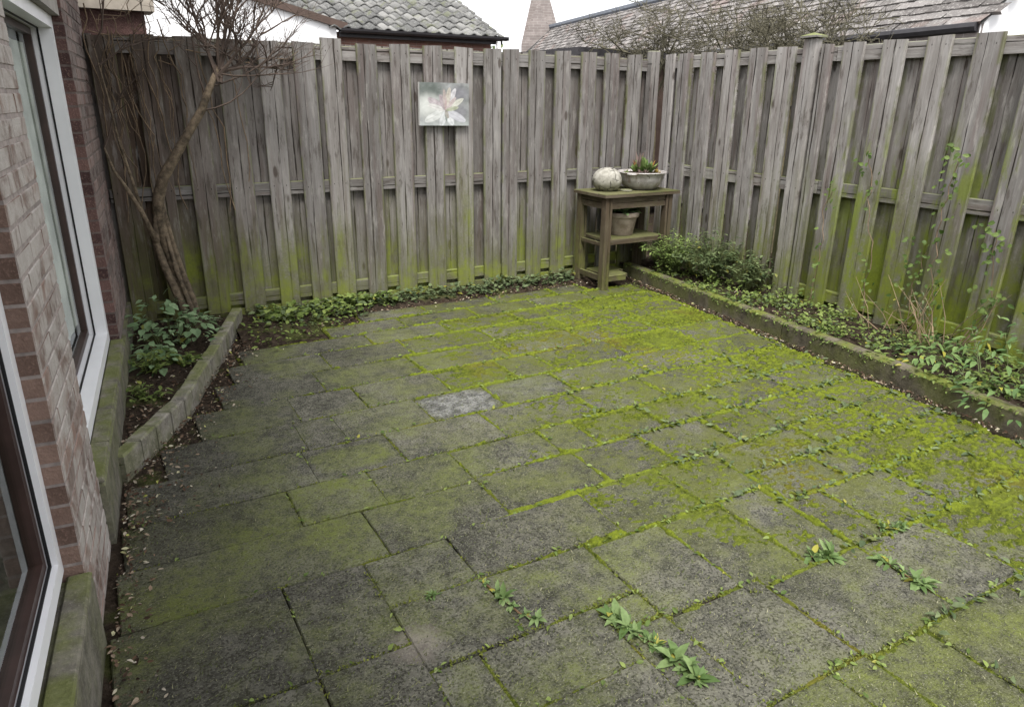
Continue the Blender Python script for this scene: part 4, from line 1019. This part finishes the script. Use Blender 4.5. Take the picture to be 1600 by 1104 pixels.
ivy("tall ivy strand reaching high up the middle boards of the right fence", [(-2.28, .05), (-2.30, .4), (-2.24, .7), (-2.20, .95), (-2.15, 1.16)], 30, .036, 72, .035)
ivy("dense ivy patch high on the fence near the right edge", [(-2.78, .1), (-2.72, .5), (-2.70, .85), (-2.74, 1.18)], 64, .038, 73, .055)
ivy("ivy tuft on the fence at the far right edge", [(-3.05, .05), (-3.08, .45), (-3.02, .78)], 50, .042, 74, .045)
ivy("leafy strand over the dry stems on the right fence", [(-2.62, .05), (-2.60, .3), (-2.66, .58)], 60, .036, 75, .07)

# ------------------------------------------------------------------ TREE at the left
def wiggle(a, b, n, amp, rr):
    a, b = Vector(a), Vector(b); o = []
    for i in range(n+1):
        t = i/n; p = a.lerp(b, t); k = amp*math.sin(math.pi*min(1, t*1.02))
        o.append(p+Vector((rr.uniform(-k, k), rr.uniform(-k, k)*.6, rr.uniform(-k, k)*.6)))
    o[0] = a; o[-1] = b; return o
def tree_left():
    rr = random.Random(81); root = thing("bare_tree", "leafless multi stemmed tree with a leaning trunk beside the house wall", "tree", (-4.08, -.22, -.05)); B = Vector((-4.08, -.22, -.05))
    T = MB()
    def lim(pts, r0, r1, n=8):
        pts = [Vector(p)-B for p in pts]; k = len(pts); T.tube(pts, [r0+(r1-r0)*i/(k-1) for i in range(k)], n)
    # foot of twisted stems; the thickest one runs on as the leaning limb
    P1 = [(-4.03, -.25, -.1), (-4.06, -.25, .12), (-4.10, -.24, .32), (-4.125, -.23, .52), (-4.15, -.22, .70), (-4.145, -.22, .84), (-4.10, -.23, .97), (-4.02, -.24, 1.10), (-3.92, -.25, 1.24), (-3.85, -.25, 1.36), (-3.77, -.25, 1.50), (-3.70, -.26, 1.62)]
    R1 = [.84*q for q in (.038, .034, .033, .036, .042, .043, .040, .036, .032, .029, .025, .016)]
    T.tube([Vector(p)-B+Vector((rr.gauss(0, .004), rr.gauss(0, .004), 0)) for p in P1], R1, 9)
    lim([(-4.07, -.26, -.1), (-4.10, -.27, .18), (-4.165, -.26, .42), (-4.195, -.24, .58), (-4.175, -.235, .72), (-4.145, -.225, .86)], .03, .016)
    lim([(-4.0, -.23, -.1), (-4.03, -.225, .2), (-4.07, -.22, .38), (-4.105, -.22, .6), (-4.13, -.22, .84)], .026, .014)
    lim([(-4.02, -.28, -.1), (-4.05, -.285, .15), (-4.105, -.275, .40), (-4.13, -.255, .62)], .02, .010)
    lim([(-4.19, -.245, .58), (-4.25, -.24, .78), (-4.31, -.22, .92), (-4.36, -.2, 1.02), (-4.39, -.16, 1.15)], .02, .006, 6)
    lim([(-4.24, -.24, .75), (-4.27, -.22, .95), (-4.31, -.2, 1.2), (-4.33, -.2, 1.45), (-4.36, -.2, 1.72)], .012, .004, 6)
    lim([(-4.2, -.24, .6), (-4.17, -.2, .78), (-4.13, -.15, .86)], .011, .006, 6)
    link("trunk", T.mesh("trunk", M['bark'], True), root)
    tw = MB()
    def twig(p, d, L, r, depth):
        d = Vector(d).normalized(); n = 5; pts = [p]; q = p.copy(); dd = d.copy()
        for i in range(n):
            dd = (dd+Vector((rr.gauss(0, .13), rr.gauss(0, .09), rr.gauss(0, .11)+.035))).normalized(); q = q+dd*L/n
            if q.y > -.03-B.y and q.z < 1.86-B.z: q.y = -.03-B.y
            pts.append(q.copy())
        tw.tube(pts, [r*(1-.75*i/n) for i in range(n+1)], 4 if depth else 5, cap=False)
        if depth < 3:
            for k in range((7, 5, 4)[depth]):
                t = rr.uniform(.25, .98); i = min(int(t*n), n-1); p2 = pts[i].lerp(pts[i+1], t*n-i)
                nd = (dd*.6+Vector((rr.uniform(-.75, .75), rr.uniform(-.6, .35), rr.uniform(-.35, .8)))).normalized()
                twig(p2, nd, L*rr.uniform(.42, .72), r*.52, depth+1)
    tip = Vector((-3.70, -.26, 1.62))-B
    for d, L in (((.25, -.1, 1), .5), ((-.25, -.1, 1), .5), ((.65, -.1, .75), .45), ((-.5, 0, .9), .5), ((.9, -.1, .45), .4), ((-.05, -.25, 1), .55), ((.45, .1, 1), .5), ((.1, .1, 1), .6), ((.8, 0, .1), .35)):
        twig(tip+Vector((rr.uniform(-.02, .02), 0, rr.uniform(-.1, 0))), d, L, .012, 0)
    for p, d in (((-3.77, -.25, 1.5), (.8, -.1, .3)), ((-3.85, -.25, 1.36), (.9, -.2, .25)), ((-3.8, -.25, 1.45), (-.5, -.1, .9)), ((-3.72, -.26, 1.58), (.9, -.15, -.1)), ((-4.39, -.16, 1.15), (.15, 0, 1)), ((-4.36, -.2, 1.7), (.5, 0, 1)), ((-4.36, -.2, 1.6), (.9, 0, .6))):
        twig(Vector(p)-B, d, rr.uniform(.35, .6), .006, 1)
    link("branch", tw.mesh("branch", M['twig']), root)
tree_left()
rr = random.Random(83)
vn = thing("climbing_vine", "bare brown vine strands hanging down the left end of the fence", "climber", (-4.2, -.03, 1.0)); B = Vector((-4.2, -.03, 1.0)); ms = MB()
for i in range(26):
    x = rr.uniform(-4.38, -3.62) if i > 8 else rr.uniform(-4.36, -4.1); z0 = rr.uniform(1.5, 1.95); z1 = z0-rr.uniform(.3, 1.0); P = []
    n = 9; xx = x
    for k in range(n+1):
        xx += rr.gauss(.006, .016); P.append(Vector((xx, -.02+rr.uniform(-.02, .002), z0+(z1-z0)*k/n))-B)
    ms.tube(P, rr.uniform(.0016, .0042), 4, cap=False)
for i in range(30):
    x = rr.uniform(-4.4, -3.4); z0 = rr.uniform(1.65, 1.9); P = [Vector((x, -.03, z0))-B]
    for k in range(6):
        P.append(P[-1]+Vector((rr.gauss(.02, .05), rr.uniform(-.01, .01), rr.gauss(.035, .035))))
    ms.tube(P, [.003-.0004*k for k in range(7)], 4, cap=False)
link("stem", ms.mesh("stem", M['vine']), vn)

# ------------------------------------------------------------------ BACKGROUND buildings and trees
def tilebrick(name, c1, c2, mort, sc, bw=.5, rh=.25):
    b = NB(name); q = b.sep(b.obj()); v = b.comb(b.mt('ADD', q[0], q[1]), q[2], 0.)
    t = b.n("ShaderNodeTexBrick"); b.set(t.inputs["Vector"], v); b.set(t.inputs["Color1"], c1); b.set(t.inputs["Color2"], c2); b.set(t.inputs["Mortar"], mort)
    t.inputs["Scale"].default_value = sc; t.inputs["Mortar Size"].default_value = .016; t.inputs["Brick Width"].default_value = bw; t.inputs["Row Height"].default_value = rh
    n = b.noise(b.pos(), 6., 4); c = b.mix(b.mr(n, .3, .7, 0., .5), t.outputs[0], tuple(x*.6 for x in c1))
    return b.done(c, .9, b.bump(t.outputs[1], -.4, .01), .2)
M['far_brick'] = tilebrick("far_red_brick", (.30, .165, .135), (.24, .13, .105), (.33, .29, .26), 4.2, .88, .26)
M['chimney_brick'] = tilebrick("chimney_brick", (.22, .19, .178), (.28, .245, .23), (.36, .335, .32), 4.0, .86, .27)
M['white_wall'] = simple("white_render", (.74, .74, .75), .04, 3, .85, .05)
M['dark_trim'] = simple("dark_gutter", (.035, .033, .036), .2, 10, .6, 0)
M['brown_trim'] = simple("brown_bargeboard", (.075, .05, .04), .2, 10, .6, 0)
b = NB("grey_roof_tile"); r_ = b.rand(); P = b.pos(); n = b.noise(P, 9., 5, .65); n2 = b.noise(P, 50., 3)
c = b.mix(b.mr(b.mt('ADD', b.mt('MULTIPLY', r_, .5), b.mt('MULTIPLY', n, .6)), .3, .85), (.075, .075, .074), (.19, .187, .18)); c = b.mix(b.mt('MULTIPLY', b.mr(n2, .55, .7), .6), c, (.36, .36, .33)); c = b.mix(b.mt('MULTIPLY', b.mr(b.noise(P, 4., 3), .55, .68), .5), c, (.10, .11, .05))
M['roof_tile'] = b.done(c, .85, b.bump(n2, .3, .01), .25)
M['roof_felt'] = simple("roof_underlay", (.045, .045, .045), .2, 10, .9, 0)

bh = thing("tiled_house", "low house with grey pantile roof and white gable behind the back fence", "house", (0, 7.0, 0))
sl = R(23)
mb = MB(); mb.box(-6.5, 2.12, .15, 9, 0, 2.44); link("wall", mb.mesh("wall", M['far_brick']), bh)
mb = MB()
top = lambda x: 2.79+.241*(-1.78-x)
P0 = [(-.74, 0), (-.74, 2.60), (-.74, top(-.74)), (-3.6, top(-3.6)), (-6.5, top(-6.5)-.0), (-6.5, 0)]
mb.quad([(-.74, -.03, 0), (-.74, -.03, top(-.74)-.05), (-6.5, -.03, top(-6.5)-.05), (-6.5, -.03, 0)][::-1]); mb.quad([(-.74, -.03, 0), (-.74, .14, 0), (-.74, .14, top(-.74)-.05), (-.74, -.03, top(-.74)-.05)])
mb.quad([(-.74, .14, 0), (-6.5, .14, 0), (-6.5, .14, top(-6.5)-.05), (-.74, .14, top(-.74)-.05)])
link("gable_wall", mb.mesh("gable_wall", M['white_wall']), bh)
a_ = math.atan(.241); mb = MB(); mb.box(-6.0, .0, -.09, .20, -.05, .055); link("bargeboard", mb.mesh("bargeboard", M['brown_trim']), bh, (-.58, 0, top(-.58)), (0, a_, 0))
roof = None
mb = MB(); mb.quad([(-6.5, -.02, 2.47), (2.2, -.02, 2.47), (2.2, 5.2*math.cos(sl), 2.47+5.2*math.sin(sl)), (-6.5, 5.2*math.cos(sl), 2.47+5.2*math.sin(sl))])
roof = link("roof", mb.mesh("roof", M['roof_felt']), bh)
# pantile
mb = MB(); n = 6; w, L = .232, .36
def pz(u): return .028*math.sin(u*2*math.pi-.6)+.01*(u > .95)
for i in range(n+1):
    u = i/n; mb.v += [(u*w, 0, pz(u)+.045), (u*w, L, pz(u)+.012), (u*w, 0, pz(u)+.024)]
for i in range(n):
    a, c = i*3, (i+1)*3; mb.f += [(a, c, c+1, a+1), (a+2, c+2, c, a)]; mb.m += [0, 0]
tile = mb.mesh("roof_tile", M['roof_tile'], True)
rr = random.Random(5); cnt = 0
for j in range(11):
    for i in range(20):
        x = 2.24-(i+1)*.222; s_ = j*.30-.06
        if x < -1.75+.3*(j-11)*.0: continue
        if x+.22 < -.70 and 2.475+s_*math.sin(sl) < 2.79+.241*(-1.78-x)+.03: continue
        if cnt >= 296: continue
        link("roof_tile", tile, roof, (x+rr.uniform(-.004, .004), s_*math.cos(sl)-.03, 2.475+s_*math.sin(sl)+rr.uniform(-.004, .004)), (sl+rr.uniform(-.02, .02), 0, rr.uniform(-.015, .015))); cnt += 1
mb = MB(); P_ = []
for k in range(7):
    an = math.pi+math.pi*k/6; P_.append((.065*math.cos(an), .065*math.sin(an)))
for k in range(6): mb.quad([(-.70, P_[k][0], P_[k][1]), (2.30, P_[k][0], P_[k][1]), (2.30, P_[k+1][0], P_[k+1][1]), (-.70, P_[k+1][0], P_[k+1][1])])
mb.box(-.70, 2.26, .075, .10, -.12, .02); mb.box(2.302, 2.315, -.065, .065, -.06, .0)
link("gutter", mb.mesh("gutter", M['dark_trim']), bh, (0, -.10, 2.475))
mb = MB(); mb.box(2.10, 2.16, -.14, -.08, 2.28, 2.40); link("downpipe", mb.mesh("downpipe", M['white_wall']), bh)

# building on the right: long rough tiled roof
A = Vector((7.18, 13.22, 3.30)); ax = Vector((-.2178, -.976, 0)).normalized(); dn = Vector((-.976*.74, .2178*.74, -.672)).normalized()
rb = thing("long_roof_building", "long building with rough grey tiled roof behind the right fence", "building", A)
nr0 = dn.cross(ax).normalized(); Lr = 15.05; RS = 1.75
mb = MB(); mb.quad([(0, 0, 0), tuple(dn*RS), tuple(ax*Lr+dn*RS), tuple(ax*Lr)]); up_ = Vector((0, 0, 1))
rroof = link('roof', mb.mesh('roof', M['roof_felt']), rb); mb = MB(); nb2 = dn*(RS-.02); mb.quad([tuple(nb2), (nb2.x, nb2.y, -3.4), tuple(Vector((nb2.x, nb2.y, -3.4))+ax*Lr), tuple(nb2+ax*Lr)])
bk = Vector((2.2, -.49, -2.0)); mb.quad([(0, 0, 0), tuple(ax*Lr), tuple(ax*Lr+bk), tuple(bk)])
link('wall', mb.mesh('wall', M['chimney_brick']), rb); mb = MB(); mb.quad([tuple(ax*Lr), tuple(ax*Lr+dn*RS), tuple(ax*Lr+Vector((nb2.x, nb2.y, -3.4))), tuple(ax*Lr+Vector((bk.x, bk.y, -3.4))), tuple(ax*Lr+bk)])
mb.v = [tuple(Vector(v)-ax*.02) for v in mb.v]; link("gable_wall", mb.mesh("gable_wall", M['white_wall']), rb)["label"] = "white end wall at the far right edge"
mb = MB(); mb.tube([dn*RS-nr0*.02, dn*RS-nr0*.02+ax*(Lr-.05)], .05, 8); link("gutter", mb.mesh("gutter", M['dark_trim']), rb)
b = NB("rough_shingle"); r_ = b.island(); r2 = b.rand(); P = b.pos(); n = b.noise(P, 7., 5, .65); n2 = b.noise(P, 40., 4, .7)
c = b.mix(b.mr(b.mt('ADD', b.mt('MULTIPLY', b.mt('FRACT', b.mt('ADD', r_, r2)), .6), b.mt('MULTIPLY', n, .5)), .2, .95), (.09, .082, .078), (.215, .20, .192)); c = b.mix(b.mt('MULTIPLY', b.mr(n2, .52, .68), .6), c, (.44, .425, .40))
c = b.mix(b.mt('MULTIPLY', b.mr(b.noise(P, 2., 3), .55, .66), .35), c, (.22, .15, .13)); M['shingle'] = b.done(c, .9, b.bump(n2, .5, .02), .2)
nr_ = dn.cross(ax).normalized()
if nr_.x > 0: nr_ = -nr_
def shingle_mb(mb, o, w, h, rr):
    j = lambda: Vector((rr.uniform(-.007, .007), rr.uniform(-.007, .007), rr.uniform(-.007, .007)))
    a = o+nr_*.012; q = [a+j(), a+ax*w+j(), a+ax*w+dn*h+nr_*.014+j(), a+dn*h+nr_*.014+j()]
    mb.quad(q); mb.quad([q[3], q[2], q[2]-nr_*.035, q[3]-nr_*.035])
rr = random.Random(9); sh = MB(); prots = []
for k in range(4):
    m = MB(); shingle_mb(m, Vector((0, 0, 0)), .20, .135, rr); prots.append(m.mesh("roof_tile", M['shingle']))
cells = []
for j in range(15):
    for i in range(int(Lr/.21)-1):
        cells.append((Lr-(i+1)*.21+(.1 if j % 2 else 0), j*.115))
near = [q for q in cells if 8.2 < q[0] < Lr and .55 < q[1] < 1.75]; near.sort(key=lambda q: -q[0]); single = set(near[:298])
for s_, d_ in cells:
    if (s_, d_) in single: link("roof_tile", prots[rr.randrange(4)], rroof, ax*s_+dn*d_)
    else: shingle_mb(sh, ax*s_+dn*d_, .20, .135, rr)
kind(link("roof_tiles", sh.mesh("roof_tiles", M['shingle']), rroof), "stuff")
mb = MB(); mb.tube([ax*-.2, ax*Lr*.5, ax*(Lr+.02)], .09, 8); link("ridge", mb.mesh("ridge", simple("slate_ridge", (.10, .11, .13), .2, 10, .7, .1)), rroof)
# chimney with sloping shoulders
ch = thing("brick_chimney", "tall brick chimney with sloping shoulders at the end of the long roof", "chimney", (6.95, 13.35, 0), R(-30))
mb = MB()
def prism(prof, y0, y1):
    n = len(prof); mb.quad([(x, y0, z) for x, z in prof]); mb.quad([(x, y1, z) for x, z in reversed(prof)])
    for k in range(n):
        (xa, za), (xb, zb) = prof[k], prof[(k+1) % n]; mb.quad([(xa, y0, za), (xa, y1, za), (xb, y1, zb), (xb, y0, zb)])
prism([(-.50, 0), (.52, 0), (.52, 3.25), (.27, 4.0), (.2, 5.6), (-.22, 5.6), (-.24, 4.05), (-.42, 3.25), (-.50, 2.9)], 0, .6)
link("stack", mb.mesh("stack", M['chimney_brick']), ch)
mb = MB(); mb.quad([(-.46, -.02, 2.95), (-.02, -.02, 3.85), (.06, -.02, 3.85), (-.36, -.02, 2.95)]); 
mb = MB(); prism([(-.50, 0), (.36, 0), (.36, 3.1), (-.05, 3.92), (-.40, 3.15), (-.50, 2.9)], -.25, -.002); link("gable", mb.mesh("gable", M['chimney_brick']), ch)
# dark flat roofed shed
sd = thing("garden_shed", "low dark flat roofed shed just showing over the fence corner", "shed", (0, 0, 0))
mb = MB(); mb.box(1.3, 3.2, 3.2, 5.0, 0, 1.99); link("wall", mb.mesh("wall", M['brown_trim']), sd)
mb = MB(); mb.box(1.2, 3.3, 3.05, 5.1, 1.992, 2.09); link("roof", mb.mesh("roof", M['dark_trim']), sd)
# neighbour garden wall behind fence left with coping
nw = thing("garden_wall", "brick wall with pale coping behind the fence beside the house", "wall", (-4.35, .55, 0))
mb = MB(); mb.box(-.6, .34, 0, .2, -.1, 1.97); link("wall", mb.mesh("wall", M['brick_dark']), nw)
mb = MB(); mb.bevbox(-.6, .40, -.05, .25, 1.972, 2.07, .01, .003); link("coping", mb.mesh("coping", simple("pale_coping", (.36, .32, .27), .2, 15, .9, .2)), nw)
# distant hedge
mb = MB(); rr = random.Random(14)
for i in range(900):
    p = Vector((rr.uniform(5.2, 7.0), rr.uniform(15.5, 16.5), rr.uniform(1.5, 3.05)-abs(rr.gauss(0, .12)))); mb.leaf(p, (rr.uniform(-1, 1), rr.uniform(-1, 1), rr.uniform(-1, 1)), (0, 0, 1), .16, .12)
hd = thing("hedge", "dark far hedge between the tiled house and the chimney", "hedge", (0, 0, 0)); link("foliage", mb.mesh("foliage", M['leaf_dark']), hd)

def bare_tree(label, loc, H, spread, seed, n0, r0, mat, green):
    rr = random.Random(seed); root = thing("bare_shrub", label, "tree", loc); T = MB(); tw = MB(); lf = MB()
    def grow(p, d, L, r, depth):
        d = d.normalized(); n = 4; pts = [p]; q = p.copy(); dd = d.copy()
        for i in range(n):
            dd = (dd+Vector((rr.gauss(0, .2), rr.gauss(0, .2), rr.gauss(0, .16)))).normalized(); q = q+dd*L/n; pts.append(q.copy())
        tw.tube(pts, [max(.0026, r*(1-.6*i/n)) for i in range(n+1)], 4, cap=False)
        if depth >= 2 and rr.random() < green:
            for _ in range(2): lf.leaf(pts[-1-rr.randrange(3)], (rr.uniform(-1, 1), rr.uniform(-1, 1), rr.uniform(-.5, 1)), (0, 0, 1), .06, .04)
        if depth < 4:
            for k in range((5, 4, 4, 3)[depth]):
                t = rr.uniform(.3, 1); i = min(int(t*n), n-1); p2 = pts[i].lerp(pts[i+1], t*n-i)
                grow(p2, dd*.7+Vector((rr.uniform(-1, 1), rr.uniform(-1, 1), rr.uniform(-.5, .7))), L*rr.uniform(.5, .75), r*.55, depth+1)
    T.tube([(0, 0, 0), (.03, 0, H*.5), (0, .02, H)], [r0*1.5, r0*1.2, r0], 7); link("trunk", T.mesh("trunk", M['bark_green']), root)
    for k in range(n0):
        a = k*6.283/n0+rr.uniform(-.3, .3); grow(Vector((0, .02, H*rr.uniform(.75, .98))), Vector((math.cos(a)*spread, math.sin(a)*spread, rr.uniform(.7, 1.4))), .66, r0*.6, 0)
    link("branch", tw.mesh("branch", mat), root)
    if lf.v: link("foliage", lf.mesh("foliage", M['leaf_ivy']), root)
bare_tree("lichen covered leafless shrub behind the fence corner", (2.0, 2.45, -.1), 1.95, .75, 91, 7, .032, M['twig_pale'], 0)
bare_tree("leafless shrub rising behind the capped post of the right fence", (1.85, .15, -.1), 1.85, .6, 92, 6, .03, M['twig_pale'], 0)
bare_tree("wide leafless shrub between the other two bare shrubs", (2.3, 1.25, -.1), 1.85, .8, 93, 5, .026, M['twig_pale'], 0)
